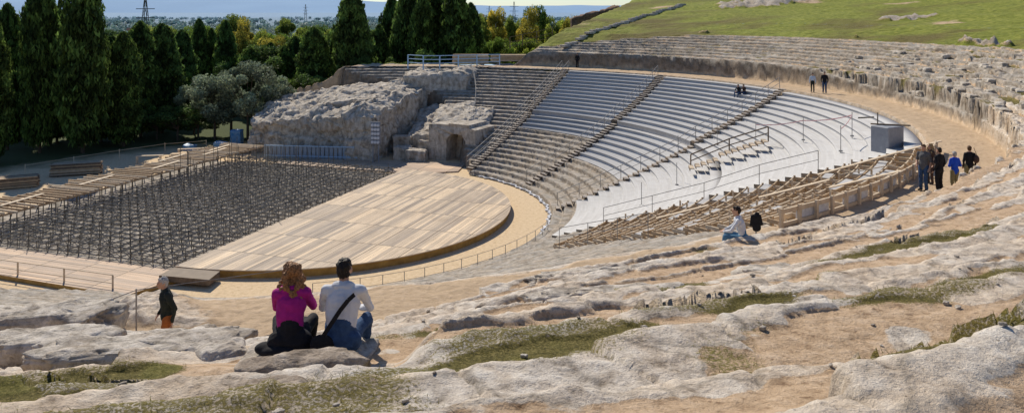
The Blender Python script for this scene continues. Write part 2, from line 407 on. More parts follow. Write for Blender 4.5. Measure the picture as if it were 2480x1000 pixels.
    grass=np.maximum(grass,g2*(1-outcrop))
    farg=(1-near)*isrows*ss(.2,.55,fbm(x*.5+90,y*.5,3))*.7
    grass=np.maximum(grass,farg*(f>.4)*t2)
    alpha=np.maximum(hill*ss(-.6,.35,fbm(x*.10,y*.16,4)+.25),.2*ss(.3,.6,iso))
    rockm=np.where(t2>.3,rk,0);rockm=np.maximum(rockm,(1-t1));rockm=np.maximum(rockm,inr)
    rockm=np.maximum(rockm,outcrop)*(1-hill*(1-outcrop)*.9)
    rockm=np.maximum(rockm,(t2>.02)*(t2<.98)*1.)
    m=ss(65.5,71,ph+.45*iso)*ss(43.5,45,R)
    plat=7.6+.3*iso+.2*lo
    plat=lerp(plat,-4,ss(49,60,R));z=lerp(z,plat,m)
    e2=ss(96,106,ph);z=lerp(z,-.8-.0*z,e2*ss(41.5,43,R))
    rockm=np.maximum(rockm,m*.8)
    grass=np.where(m>.5,np.where(R>48,.9,0),grass)
    return x,y,z,rockm,grass,pathm,np.clip(alpha,0,1)
def hgt(x,y):
    R=math.hypot(x-CX,y-CY);p=math.degrees(math.atan2(y-CY,x-CX))
    return float(height(np.array([R]),np.array([p]))[2][0])
def polar(name,Rs,Ph,label,mat):
    Rg,Pg=np.meshgrid(Rs,Ph,indexing='ij')
    x,y,z,r,g,p,a=height(Rg,Pg)
    V=np.stack([x,y,z],-1).reshape(-1,3);C=np.stack([r,g,p,a],-1).reshape(-1,4)
    n,m=Rg.shape;i=np.arange(n*m).reshape(n,m)
    Fq=np.stack([i[:-1,:-1],i[1:,:-1],i[1:,1:],i[:-1,1:]],-1).reshape(-1,4)
    o=link(mesh_np(name,V,Fq,C,'Mask',mat,True),name);return struct(o,label)
ph_near=np.concatenate([np.arange(-112,-85,.25),np.arange(-85,-58,.04),np.arange(-58,-20,.12),[-20]])
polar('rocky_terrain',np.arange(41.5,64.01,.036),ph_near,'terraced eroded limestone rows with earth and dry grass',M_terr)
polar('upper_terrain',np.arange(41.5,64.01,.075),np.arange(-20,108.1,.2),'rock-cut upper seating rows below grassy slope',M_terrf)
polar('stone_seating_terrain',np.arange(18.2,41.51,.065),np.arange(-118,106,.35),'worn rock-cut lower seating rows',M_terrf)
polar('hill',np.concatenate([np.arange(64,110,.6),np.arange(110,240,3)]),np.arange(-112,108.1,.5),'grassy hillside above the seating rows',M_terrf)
def groundz(x,y):
    d=np.hypot(x-CX,y-CY);return -.5-11.5*ss(45,300,d)
ph=np.radians(np.arange(0,360.1,3));rr=np.concatenate([[.01],np.arange(6,60,6),np.geomspace(60,40000,60)])
Rg,Pg=np.meshgrid(rr,ph,indexing='ij');x=CX+Rg*np.cos(Pg);y=CY+Rg*np.sin(Pg);z=groundz(x,y)
i=np.arange(Rg.size).reshape(Rg.shape);Fq=np.stack([i[:-1,:-1],i[1:,:-1],i[1:,1:],i[:-1,1:]],-1).reshape(-1,4)
def ground_mat():
    m,nt,b=newmat('ground_earth')
    g=N(nt,'ShaderNodeNewGeometry');l=N(nt,'ShaderNodeVectorMath',operation='DISTANCE');nt.links.new(g.outputs['Position'],l.inputs[0]);l.inputs[1].default_value=(-18,60,0)
    d=mathn(nt,'ADD',l.outputs['Value'],mathn(nt,'MULTIPLY',mathn(nt,'SUBTRACT',noise(nt,.3,4),.5),8))
    n2=noise(nt,4,9,.75)
    sand=ramp(nt,n2,[(.28,(.40,.28,.155)),(.45,(.64,.48,.295)),(.7,(.78,.61,.40))])
    fl=ramp(nt,noise(nt,.02,5),[(.35,(.04,.055,.02)),(.55,(.07,.09,.03)),(.7,(.15,.14,.06))])
    f1=mathn(nt,'MULTIPLY',mathn(nt,'SUBTRACT',d,33),.2,True)
    c=mixc(nt,f1,sand,fl)
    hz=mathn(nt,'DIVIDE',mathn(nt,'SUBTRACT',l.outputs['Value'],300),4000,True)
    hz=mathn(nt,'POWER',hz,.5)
    c=mixc(nt,hz,c,(.22,.33,.45))  # blue distance haze painted into the ground colour
    nt.links.new(c,b.inputs['Base Color']);b.inputs['Roughness'].default_value=1;bump(nt,b,n2,.8,.08);return m
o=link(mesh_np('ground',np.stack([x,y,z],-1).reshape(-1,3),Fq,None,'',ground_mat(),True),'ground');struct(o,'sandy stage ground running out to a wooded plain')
M_ridge=simple('hazy_ridge',(.24,.38,.55),(.20,.33,.50),.0004,1,.0)  # atmospheric haze given as the ridge's own blue colour
xs=np.linspace(-16000,9000,140);rows=[]
for j,(yy,hh) in enumerate(((14000,0),(16000,.55),(18500,1),(22000,.8))):
    base=np.interp(xs,[-16000,-10500,-8500,-6500,-4500,-2500,-500,3000,9000],[250,420,520,430,300,210,170,170,90])
    hz=-12+base*hh*(1+.12*fbm(xs*.0012,xs*0+j*3,4)) if hh>0 else xs*0-14
    rows.append(np.stack([xs,xs*0+yy,hz],-1))
V=np.array(rows).reshape(-1,3);i=np.arange(V.shape[0]).reshape(4,-1);Fq=np.stack([i[:-1,:-1],i[:-1,1:],i[1:,1:],i[1:,:-1]],-1).reshape(-1,4)
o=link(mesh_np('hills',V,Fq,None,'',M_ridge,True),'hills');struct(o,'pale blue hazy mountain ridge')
# ---------------------------------------------------------------- rocks
def rockmesh(name,quad,z0,ztop,n,amp,mat,sc,seed,fine):
    nu,nv,nw=n;pts=[];idx={}
    Fs=[]
    def vid(i,j,k):
        if (i,j,k) not in idx: idx[(i,j,k)]=len(pts);pts.append((i/nu,j/nv,k/nw))
        return idx[(i,j,k)]
    for i in range(nu):
        for j in range(nv):
            Fs.append([vid(i,j,nw),vid(i+1,j,nw),vid(i+1,j+1,nw),vid(i,j+1,nw)])
    for k in range(nw):
        for i in range(nu):
            Fs.append([vid(i,0,k),vid(i+1,0,k),vid(i+1,0,k+1),vid(i,0,k+1)]);Fs.append([vid(i+1,nv,k),vid(i,nv,k),vid(i,nv,k+1),vid(i+1,nv,k+1)])
        for j in range(nv):
            Fs.append([vid(0,j+1,k),vid(0,j,k),vid(0,j,k+1),vid(0,j+1,k+1)]);Fs.append([vid(nu,j,k),vid(nu,j+1,k),vid(nu,j+1,k+1),vid(nu,j,k+1)])
    P=np.array(pts);u,v,w=P.T
    q=np.array(quad,dtype=float);uu=u;vv=v
    X=(q[0][0]*(1-uu)+q[1][0]*uu)*(1-vv)+(q[3][0]*(1-uu)+q[2][0]*uu)*vv
    Y=(q[0][1]*(1-uu)+q[1][1]*uu)*(1-vv)+(q[3][1]*(1-uu)+q[2][1]*uu)*vv
    T=np.array(ztop);Zt=(T[0]*(1-uu)+T[1]*uu)*(1-vv)+(T[3]*(1-uu)+T[2]*uu)*vv
    Z=z0+(Zt-z0)*w
    cx_,cy_=q.mean(0)
    edge=np.minimum(np.minimum(u,1-u),np.minimum(v,1-v))
    Z=Z-w*amp*.7*(1-ss(0,.12,edge))
    s=sc
    dx=fbm3(X*s+seed,Y*s,Z*s*.5,5);dy=fbm3(X*s+seed+50,Y*s,Z*s*.5+9,5);dz=fbm3(X*s+seed+9,Y*s+80,Z*s,5)
    q_=dz*2.4;st=(np.floor(q_)+ss(.35,.65,q_-np.floor(q_)))/2.4
    lay=np.floor(Z*1.1+.4*dx);hz_=hsh(lay*7+3,lay*0+int(seed))-.5
    X=X+amp*dx+fine*fbm3(X*3,Y*3,Z*3+seed,3)*.6+amp*.35*hz_;Y=Y+amp*dy+fine*fbm3(X*3+9,Y*3,Z*3+seed,3)*.6+amp*.5*hz_;Z=Z+w*(amp*1.0*(.15*dz+.85*st))+w*fine*.6*fbm3(X*2.5,Y*2.5,Z+seed,4)
    V=np.stack([X-cx_,Y-cy_,Z-z0],-1)
    return mesh_np(name,V,Fs,None,'',mat,False),(cx_,cy_,z0)
def rockblock(name,quad,z0,ztop,n,amp,mat,sc=.5,label='',seed=0,kind=False,cat='rock',group=None,fine=.12):
    me,loc=rockmesh(name,quad,z0,ztop,n,amp,mat,sc,seed,fine)
    return thing(link(me,name,loc),label,cat,group)
rockblock('rock_outcrop',[(-28.5,86),(-14.3,80.8),(-9.8,96),(-31,103)],-.8,(3.6,4.7,5.9,3.9),(120,95,44),.75,M_rock,.42,'massive weathered limestone outcrop with sheer shadowed faces',3,fine=.24)
rockblock('rock_ledge',[(-22,88),(-15,86),(-11,97),(-24,100)],4.0,(4.9,5.9,6.8,5.3),(60,60,8),.5,M_rock,.5,'upper ledge of weathered limestone on the outcrop',11,fine=.2)
rockblock('rock_ledge',[(-13,95),(-5.5,94),(-4,102),(-13,104)],5.,(7.8,7.8,8.1,7.7),(40,40,10),.5,M_rock,.5,'pale limestone block beside the upper rows',21,fine=.15)
rockblock('rock_outcrop',[(-11.5,84),(-8.5,83.5),(-8.2,93),(-11,94)],-.8,(1.4,1.7,4.2,3.6),(24,50,14),.35,M_rock,.7,'broken stepped rock slope beside the tunnel',31,fine=.2)
rockblock('rock_outcrop',[(-4.6,81.6),(-2.6,81),(-2.,88),(-5.4,88)],-.8,(3.2,2.2,4.4,4.6),(24,40,14),.25,M_rock,.8,'layered rock joining the tunnel block to the seating',37,fine=.15)
rockblock('rock_outcrop',[(-8.7,84.5),(-4.6,82.6),(-4.4,90),(-8.4,91)],-.8,(3.3,3.4,4.8,4.4),(30,40,14),.25,M_rock,.8,'stepped rock roof above the arched tunnel',41,fine=.15)
for k,(x_,y_,w_,h_) in enumerate(((-12.4,81.8,1.8,.8),(-11.,80.8,2.2,.7),(-9.8,82.6,1.6,1.5),(-12.8,84.2,2.0,1.6),(-10.6,83.6,1.7,1.9))):
    rockblock('stone_block',[(x_,y_),(x_+w_,y_-.3),(x_+w_+.1,y_+1.2),(x_+.1,y_+1.3)],-.6,(h_,)*4,(16,12,8),.13,M_rock,1.,'rough fallen limestone block by the tunnel',k*7,group='fallen stone blocks')
blk=[rockmesh('broken_block',[(-.8,-.4),(.8,-.45),(.75,.4),(-.8,.42)],-.4,(.28,.3,.24,.26),(14,9,8),.12,M_rock,1.6,s*9+1,.06)[0] for s in range(5)]
for i in range(50):
    a=random.uniform(-24,14);R=random.choice([45.6,46.5,47.4,48.3,49.2,50.1])+random.uniform(-.2,.2)
    X,Y=CX+R*math.cos(math.radians(a)),CY+R*math.sin(math.radians(a));s_=random.uniform(.35,.7)
    o=link(random.choice(blk),'broken_block',(X,Y,hgt(X,Y)-.04));o.scale=(s_*random.uniform(1.1,2.0),s_,s_*random.uniform(.5,.8));o.rotation_euler=(random.uniform(-.06,.06),random.uniform(-.06,.06),math.radians(a+90)+random.uniform(-.15,.15))
    thing(o,'eroded broken limestone block on the upper seating rows','rock','broken limestone blocks')
sb=[rockmesh('loose_stone',[(-.6,-.4),(.6,-.45),(.55,.4),(-.6,.42)],-.4,(.38,.4,.34,.36),(9,8,7),.16,M_pale,1.8,s*5+2,.08)[0] for s in range(4)]
for i in range(120):
    xx=random.uniform(-100,2600);Y=random.uniform(4.5,15);X=px(xx,Y)
    if math.hypot(X-CX,Y-CY)<46.3 or (abs(X+2.3)<1.3 and 7.9<Y<10.5): continue
    s_=random.uniform(.02,.06)
    o=link(random.choice(sb),'loose_stone',(X,Y,hgt(X,Y)+.1*s_));o.scale=(s_,s_,s_*.6);o.rotation_euler=(0,0,random.uniform(0,6))
    thing(o,'small pale loose stone lying on the earth','stone','loose stones')
def tunnel():
    a=Vector((-8.7,82.2,0));b=Vector((-3.7,79.6,0));d=(b-a);L=d.length;d.normalize();nrm=Vector((-d.y,d.x,0))
    out=[(0,-.6),(2.0,-.6)]
    for i in range(0,13):
        t=math.pi*(1-i/12);out.append((3.25+1.15*math.cos(t),1.35+1.05*math.sin(t)))
    out+=[(4.5,-.6),(L,-.6),(L,2.9),(L*.86,3.05),(L*.84,3.35),(L*.45,3.45),(L*.43,3.3),(L*.12,3.3),(0,3.2)]
    m=MB();n=len(out);D=4
    for dep in (0,D):
        for u_,z_ in out: 
            j=.12*math.sin(u_*5+z_*3)
            p=a+d*u_+nrm*(dep+ (j if dep==0 else 0));m.v.append((p.x,p.y,z_))
    m.f.append(list(range(n)));m.m.append(0);m.f.append(list(range(n,2*n))[::-1]);m.m.append(0)
    for i in range(n):
        j=(i+1)%n;m.f.append([i,n+i,n+j,j]);m.m.append(0)
    p=a+d*3.25+nrm*(D-.3);m.box((p.x,p.y,.6),2.6,.2,2.6,math.atan2(d.y,d.x),1)  # near-black back plate painting the darkness inside the tunnel
    o=m.obj('tunnel_entrance',[M_rock,M_dark]);thing(o,'rock-cut arched tunnel entrance in a limestone block','tunnel')
tunnel()
def near_rock(x_,y_,w,d,h,ang,seed,mat=M_rockn,lab='rounded dark weathered boulder on dry grass',dz=0,pw=.6,ztop=None):
    z=hgt(x_,y_)+dz
    if ztop is not None: z=ztop-h*.55
    ca,sa=math.cos(ang),math.sin(ang)
    nu,nv=110,50;U,Vv=np.meshgrid(np.linspace(0,2*np.pi,nu,endpoint=False),np.linspace(-np.pi/2,np.pi/2,nv),indexing='ij')
    X=np.cos(Vv)*np.cos(U);Y=np.cos(Vv)*np.sin(U);Z=np.sin(Vv)
    f=lambda q:np.sign(q)*np.abs(q)**pw
    X,Y,Z=f(X)*w/2,f(Y)*d/2,f(Z)*h/2
    nn=1+.14*fbm3(X*1.8+seed,Y*1.8,Z*1.8,4)+.12*fbm3(X*6+seed,Y*6,Z*6,4)+.05*ridged(X*7+seed,(Y+Z*1.3)*7,3)
    X,Y,Z=X*nn,Y*nn,Z*nn
    Pt=np.stack([X*ca-Y*sa,X*sa+Y*ca,Z],-1).reshape(-1,3)
    i=np.arange(nu*nv).reshape(nu,nv);j=np.roll(i,-1,0)
    Fq=np.stack([i[:,:-1],j[:,:-1],j[:,1:],i[:,1:]],-1).reshape(-1,4)
    o=link(mesh_np('boulder',Pt,Fq,None,'',mat,True),'boulder',(x_,y_,z));thing(o,lab,'rock');return o
def gp(pxx,Y): return (px(pxx,Y),Y)
def zray(pyy,Y): return CZ-(pyy-YH)/F*Y
for a_,top_ in (((735,7.5,1.10,.40,.34,.22,1),855),((650,5.9,.60,.42,.34,.2,2),925)):
    x_,y_=gp(a_[0],a_[1]);near_rock(x_,y_,*a_[2:7],ztop=zray(top_,y_))
for a_ in ((1490,12.6,2.6,.45,.42,.16,6),(1870,14.2,1.3,.5,.35,.15,7),(1450,17.6,3.2,.5,.45,.22,8)):
    x_,y_=gp(a_[0],a_[1]);near_rock(x_,y_,*a_[2:7],mat=M_pale,dz=-.04,lab='long low eroded rock ridge on the terrace',pw=.45)
for a_,top_ in (((330,10.4,2.6,.8,.42,.12,11),822),((110,11.2,1.7,.7,.40,.1,12),805),((540,8.9,.50,.45,.55,.5,13),835),((400,13.2,2.4,.7,.62,.1,14),806),((100,14.5,2.6,1.0,.6,.1,15),745)):
    x_,y_=gp(a_[0],a_[1]);near_rock(x_,y_,*a_[2:7],mat=M_pale,lab='cracked pale limestone seat block',pw=.42,ztop=zray(top_,y_))
# ---------------------------------------------------------------- stage
S0=Vector((-15.1,60.5,0));TT=Vector((math.cos(TA),math.sin(TA),0));AA=Vector((-math.sin(TA),math.cos(TA),0))
def st(u,v,z=0.):
    p=S0+TT*u+AA*v;return (p.x,p.y,z)
def flat(name,pts,z0,z1,mats,parent=None):
    m=MB();n=len(pts);m.v=[(p[0],p[1],z1) for p in pts]+[(p[0],p[1],z0) for p in pts]
    m.f=[list(range(n)),list(range(n,2*n))[::-1]]+[[i,n+i,n+(i+1)%n,(i+1)%n] for i in range(n)];m.m=[0,1]+[1]*n
    return m.obj(name,mats,parent)
e=empty('stage_platform',(S0.x,S0.y,-.5),'semicircular orchestra platform of tan timber planks','stage')
arc=[]
for i in range(73):
    t=TA-math.pi+math.pi*i/72;arc.append((S0.x+15*math.cos(t),S0.y+15*math.sin(t)))
par(flat('deck',arc,-.06,0,[M_stage,M_woodl]),e)
arc2=[(S0.x+(p[0]-S0.x)*.992,S0.y+(p[1]-S0.y)*.992) for p in arc]
par(flat('skirt',arc2,-.52,-.061,[M_skirt,M_skirt]),e)
o=flat('timber_walkway',[st(-14.9,-1.5)[:2],st(-14.9,22)[:2],st(-18.5,22)[:2],st(-19.2,-.5)[:2]],-.5,-.25,[M_deck,M_skirt]);thing(o,'flat walkway of reddish tan planks along the stage pit','walkway')
o=flat('timber_walkway',[(-11.2,74.0),(-5.2,75.6),(-4.7,79.4),st(19.2,13)[:2],st(15.2,15)[:2],st(15.2,0)[:2]],-.5,-.38,[M_deck,M_deck]);thing(o,'flat plywood deck leading to the tunnel','walkway')
o=flat('plywood_sheet',[st(-15.3,-.2)[:2],st(-15.0,-3.2)[:2],st(-16.4,-3.6)[:2],st(-16.7,-.4)[:2]],-.3,.03,[simple('grey_plywood',(.30,.24,.18),None,2),M_woodd]);thing(o,'dark weathered plywood sheet lying at the stage corner','plywood')
o=flat('pit_floor',[st(-14.9,0)[:2],st(14.9,0)[:2],st(14.9,22)[:2],st(-14.9,22)[:2]],-.6,-.49,[simple('pit_rubble_and_shade',(.55,.49,.41),(.03,.027,.023),1.5,.95,.8,.15)]*2);struct(o,'rubble floor of the open stage pit, darkened for scaffold shade')  # dark tones: rubble plus the scaffold's shade put into the colour
us=np.arange(-14.6,14.7,.84);vs=np.arange(.3,17.6,.84)
def tall(u,v): 
    r=random.random()
    if v>7 and u>0: return random.uniform(1.0,3.0) if r<.32 else .42
    return random.uniform(.30,.42) if r<.82 else random.uniform(.6,1.2)
e=empty('scaffold',st(0,9,-.5),'dense lattice of dark steel scaffold filling the stage pit','scaffold')
for v in vs:
    m=MB();v_=v+random.uniform(-.04,.04)
    for u in us:
        if random.random()<.12: continue
        h=tall(u,v);jx=random.uniform(-.06,.06)
        m.cyl(st(u+jx,v_,-.5),st(u+jx+random.uniform(-.06,.06),v_+random.uniform(-.05,.05),h),.024,n=4)
    for z in (.0,.3): m.cyl(st(us[0]-.2,v_,z+random.uniform(-.04,.04)),st(us[-1]+.2,v_,z+random.uniform(-.06,.06)),.033,n=4,mi=1)
    for u in us[:-1]:
        if random.random()<.45: m.cyl(st(u,v_,-.5 if random.random()<.5 else .35),st(u+random.uniform(.8,1.6),v_,random.uniform(.1,.4)),.022,n=4,mi=random.randint(0,1))
    par(m.obj('frame',[M_steel,M_steel2]),e)
for u in us:
    m=MB();u_=u+random.uniform(-.05,.05)
    for z in (-.1,.24): m.cyl(st(u_,vs[0]-.2,z+random.uniform(-.04,.04)),st(u_,vs[-1]+.3,z+random.uniform(-.05,.05)),.035,n=4,mi=1)
    for v in vs[:-1]:
        if random.random()<.3: m.cyl(st(u_,v,-.4),st(u_,v+1.2,.35),.022,n=4,mi=random.randint(0,1))
    par(m.obj('ledger',[M_steel,M_steel2]),e)
e=empty('deck_frame',st(0,19.5,-.5),'raised row of parallel timber joists on scaffold posts','timber frame')
for u in np.arange(-17,17,.6):
    m=MB();a=17.0+random.uniform(-.5,.3);b=21.6+random.uniform(-.9,.5)
    m.beam(st(u,a,1.0+random.uniform(-.03,.03)),st(u+random.uniform(-.15,.15),b,1.0),.10,.15);par(m.obj('joist',M_wood if random.random()<.6 else M_woodl),e)
for v in (17.4,19.5,21.4):
    m=MB();m.beam(st(-17,v,.82),st(17,v,.82),.10,.14);par(m.obj('bearer',M_wood),e)
    for u in np.arange(-17,17.1,1.1):
        m=MB();m.cyl(st(u,v,-.5),st(u,v,.75),.04,n=6);par(m.obj('post',M_steel),e)
for u,v in ((-9,19),(-2,19.3),(5,18.6),(12,19),(8,20.6),(14,20)):
    m=MB();m.beam(st(u-2,v,1.11),st(u+1.8,v+.4,1.11),.3,.05);o=m.obj('plank',M_woodl);thing(o,'loose pale plank lying across the joists','plank','loose planks')
m=MB()
for i in range(22):
    t=i/22;x0=-25.9+10.4*t;y0=82.6-1.4*t
    m.box((x0,y0,.25),.36,.06,1.3,-.13)
m.beam((-26,82.45,.95),(-15.4,81.0,.95),.06,.10,1);m.beam((-26,82.45,-.1),(-15.4,81.0,-.1),.06,.10,1)
o=m.obj('board_barrier',[M_blue,M_bluel]);thing(o,'low blue-grey painted board barrier before the outcrop','barrier')
m=MB();m.box((-13.9,80,2.6),1.0,.08,2.3,-.2)
m.cyl((-14.2,80.15,-.5),(-14.2,80.15,2.5),.05);m.cyl((-13.6,80.05,-.5),(-13.6,80.05,2.5),.05)
o=m.obj('lamp_board',M_grey);thing(o,'upright grey board carrying rows of round lamps','stage lamp board')
for r in range(5):
    for c in range(3):
        q=MB();cxp=-14.2+.3*c;q.cyl((cxp,79.98-.06*c,1.7+.43*r),(cxp-.02,79.8-.06*c,1.7+.43*r),.13,.15,12);par(q.obj('lamp',M_cloth),o)
# ---------------------------------------------------------------- white seating wedges
def wedge(name,R0,R1,pf0,pf1,z0,rise,label,pitch=.85,seg=None):
    V=[];Fq=[];n=int(round((R1-R0)/pitch));K=44
    prof=[]
    for k in range(n):
        Rk=R0+k*pitch;zb=(z0-.5) if k==0 else z0+(k-1)*rise;z=z0+k*rise
        prof+=[(Rk+.05,zb),(Rk+.05,z-.05),(Rk-.02,z-.05),(Rk-.02,z)]
    prof.append((R0+n*pitch,z0+(n-1)*rise));prof.append((R0+n*pitch,z0+(n-1)*rise-.6))
    for (r,z) in prof:
        a0=float(pf0(r));a1=float(pf1(r))
        for i in range(K+1):
            a=math.radians(a0+(a1-a0)*i/K);V.append((CX+r*math.cos(a),CY+r*math.sin(a),z))
    L=len(prof)
    for j in range(L-1):
        for i in range(K):
            b=j*(K+1)+i;Fq.append([b,b+K+1,b+K+2,b+1])
    for side in (0,K):
        nb=len(V)
        for j in range(L):
            x_,y_,z_=V[j*(K+1)+side];V.append((x_,y_,zst(prof[j][0])-.5))
        for j in range(L-1):
            Fq.append([j*(K+1)+side,(j+1)*(K+1)+side,nb+j+1,nb+j])
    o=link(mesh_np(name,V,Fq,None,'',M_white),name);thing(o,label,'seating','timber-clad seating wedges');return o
c=lambda v:(lambda r:v)
off=lambda f,d:(lambda r:f(r)+d)
wedge('timber_seating',30.5,41.55,off(S2,1.0),off(S1,-.8),4.35,.29,'upper wedge of pale grey board seating steps')
wedge('timber_seating',27.3,30.5,off(S2,1.2),off(S1,-1.0),2.95,.30,'lower strip of pale grey board seating above bare rock rows')
wedge('timber_seating',30.5,41.55,off(S3,1.0),off(S2,-.8),4.35,.29,'wedge of pale grey board seating between railed stairs')
wedge('timber_seating',24.,30.5,off(S3,1.2),off(S2,-1.0),1.75,.30,'lower wedge of pale grey board seating over rock rows')
wedge('timber_seating',30.5,41.55,c(-27.6),off(S3,-.8),4.3,.29,'broad upper wedge of bright grey board seating')
wedge('timber_seating',20.4,30.5,c(-27.6),off(S3,-1.0),.6,.30,'broad lower wedge of bright grey board seating reaching the sand')
def pt(R,a,z): a=math.radians(a);return (CX+R*math.cos(a),CY+R*math.sin(a),z)
def stairs(fn,R0,R1,zf,w=.75,label='narrow timber steps between seating wedges',mats=None):
    m=MB();R=R0
    while R<R1:
        a=float(fn(R));z=zf(R);m.box(pt(R,a,z-.03),.30,w,.06,math.radians(a),0);m.box(pt(R-.15,a,z-.13),.04,w,.16,math.radians(a),1);R+=.42
    o=m.obj('timber_stairs',mats or [M_stair,M_woodd]);thing(o,label,'stairs','stairs between seating wedges')
def rail(fn,R0,R1,zf,dphi,label='thin steel handrail with posts beside the steps',h=1.0,mat=None,r=.026,step=1.7,cat='handrail',name='handrail'):
    m=MB();n=max(2,int((R1-R0)/step));P=[]
    for i in range(n+1):
        R=R0+(R1-R0)*i/n;a=float(fn(R))+dphi/R*57.3;z=zf(R);P.append((pt(R,a,z-.15),pt(R,a,z+h),pt(R,a,z+h*.5)))
        m.cyl(P[-1][0],P[-1][1],r,n=6)
    for i in range(n):
        m.cyl(P[i][1],P[i+1][1],r,n=6);m.cyl(P[i][2],P[i+1][2],r*.8,n=6)
    o=m.obj(name,mat or M_rail);thing(o,label,cat,'stair handrails')
zup=lambda R: (4.35+.29*(R-30.5)/.85) if R>30.5 else zst(R)+.3
zs=lambda R: zst(R)+.35
for fn in (S1,S2,S3):
    stairs(fn,19,41.5,zup)
    rail(fn,19,41.3,zup,.45)
rail(S1,19,41.3,zup,-.45)
rail(lambda R:np.interp(R,[22,40],[62,75]),23,40,zs,0,'rail with tall posts climbing the bare rock rows')
stairs(c(-8),28.6,34,lambda R:zup(R)+.5,1.2,'short timber steps laid over the board seating',[M_woodl,M_woodd])
rail(c(-8),28.6,34,lambda R:zup(R)+.35,.6,'heavy timber handrail over the board seating',.9,M_woodd,.05,2.6)
rail(c(-27.8),24,36.5,zup,-.1,'steel handrail at the edge of the unfinished frame',r=.02,step=2.6)
rail(S5,25,33,zs,-.3,'steel handrail beside exposed timber joists',r=.02,step=2.6)
PP=[(33.5,-4),(36,-10),(38.5,-15),(31.5,2),(27.5,-12),(25.5,-20),(29,6),(37.5,-21)]
for R,a in PP:
    z=(zup(R)) ;m=MB();m.cyl(pt(R,a,z-.2),pt(R,a,z+1.5),.022,n=6);m.cyl(pt(R,a,z-.05),pt(R,a,z+.02),.12,n=8);o=m.obj('marker_pole',M_rail);thing(o,'thin steel marker pole standing on the board seating','pole','marker poles')
m=MB()
for (R,a),(R2,a2) in zip([(36,-10),(33.5,-4),(38.5,-15)],[(38.5,-15),(36,-10),(37.5,-21)]):
    A_=Vector(pt(R,a,zup(R)+1.3));B_=Vector(pt(R2,a2,zup(R2)+1.3))
    for i in range(6):
        f0,f1=i/6,(i+1)/6;s0=-.5*f0*(1-f0);s1=-.5*f1*(1-f1);m.beam(A_.lerp(B_,f0)+Vector((0,0,s0)),A_.lerp(B_,f1)+Vector((0,0,s1)),.012,.06)
o=m.obj('barrier_tape',M_red);thing(o,'sagging red and white barrier tape between poles','barrier tape')
# ---------------------------------------------------------------- exposed frame wedge
for k in range(21):
    R=24.2+.85*k;z=zst(R)+.36;m=MB();a0=-28.4;a1=float(S5(R))+.5
    L_=(a0-a1)*math.radians(1)*R;na=max(5,int(L_/1.3));A=[a0+(a1-a0)*i/na for i in range(na+1)]
    for i in range(na):
        m.beam(pt(R,A[i],z),pt(R,A[i+1],z),.06,.17,1 if k%3 else 0)
    for i,a in enumerate(A):
        m.beam(pt(R-.05,a,z+.01),pt(R+.90,a,z+.01),.08,.14,1 if i%2 else 0);m.box(pt(R+.05,a+.1,z-.32),.10,.10,.95,math.radians(a),0)
        if random.random()<.25: m.box(pt(R+.4,a+.3,z+.14),.08,.08,.5,math.radians(a),1)
    if 1<k<20:
        for i in range(na):
            if random.random()<.07+(.35 if i<na*.2 else 0): m.beam(pt(R+.35,A[i],z+.11),pt(R+.35,A[i+1],z+.11),.40,.03,2)
    o=m.obj('seating_frame',[M_wood,M_woodl,M_white]);thing(o,'row of exposed tan timber joists and posts for seating','timber frame','exposed seating frame rows')
m=MB();A=np.arange(-55,-29,1.35)
for i in range(len(A)-1):
    m.beam(pt(42.15,A[i],8.48),pt(42.15,A[i+1],8.48),.07,.15,0);m.beam(pt(42.15,A[i],8.06),pt(42.15,A[i+1],8.06),.07,.12,0)
    if i%3: m.beam(pt(42.10,A[i],8.26),pt(42.10,A[i+1],8.26),.03,.32,1)
    m.box(pt(42.23,A[i],8.22),.09,.12,.80,math.radians(A[i]),0)
o=m.obj('frame_fascia',[M_woodl,M_cloth]);thing(o,'curved timber edge frame with white panels along the path','timber frame')
for k,(R,a,dr,da) in enumerate(((37,-33,3,2),(38.5,-36,2.5,-1),(35.5,-40,2.8,2.2),(39.5,-43,2.5,1.5),(33,-36,2.6,-2),(40,-31,2.4,1.),(30,-40,2.4,2))):
    m=MB();m.beam(pt(R,a,zst(R)+.66),pt(R+dr,a+da,zst(R+dr)+.66),.24,.04);o=m.obj('plank',M_woodl);thing(o,'loose plank lying across exposed seating frame','plank','loose planks')
m=MB();m.box((20.9,43.7,7.75),1.35,1.1,1.75,.5,0);o=m.obj('control_booth',[M_grey],bevel=.03);thing(o,'small grey boxed booth standing on the board seating','booth')
q=MB();q.beam((20.2,44.2,8.67),(22.1,43.5,8.67),.10,.07);par(q.obj('roof_beam',M_woodd),o)
q=MB();q.beam((19.7,44.6,8.95),(20.7,44.9,8.95),.08,.07);q.beam((20.6,44.2,8.6),(20.6,44.2,9.3),.05,.05);par(q.obj('roof_bracket',M_steel),o)
def fence(name,P,h,r,mat,label,rails=(1.,.5),group=None,wob=.0):
    m=MB()
    for p in P: m.cyl((p[0],p[1],p[2]-.2),(p[0]+random.uniform(-wob,wob),p[1],p[2]+h),r,n=6)
    for i in range(len(P)-1):
        for q in rails: m.cyl((P[i][0],P[i][1],P[i][2]+h*q),(P[i+1][0],P[i+1][1],P[i+1][2]+h*q),r*.6,n=5)
    o=m.obj(name,mat);thing(o,label,'fence',group);return o
fence('rail_fence',[pt(18.9,a,-.45) for a in np.arange(-75,-15,3.8)],1.,.022,M_rail,'thin steel rail fence curving round the sand ring')
fence('rope_fence',[(x_,y_,hgt(x_,y_)) for x_,y_ in (gp(45,14.6),gp(330,16.9),gp(690,18.3))],1.0,.016,M_rail,'slack rope fence on thin metal posts',(.97,))
fence('timber_fence',[st(-18.6,v,-.4) for v in (1,4.5,8,11.5,15)],.9,.05,M_woodl,'low pale timber rail along the walkway')
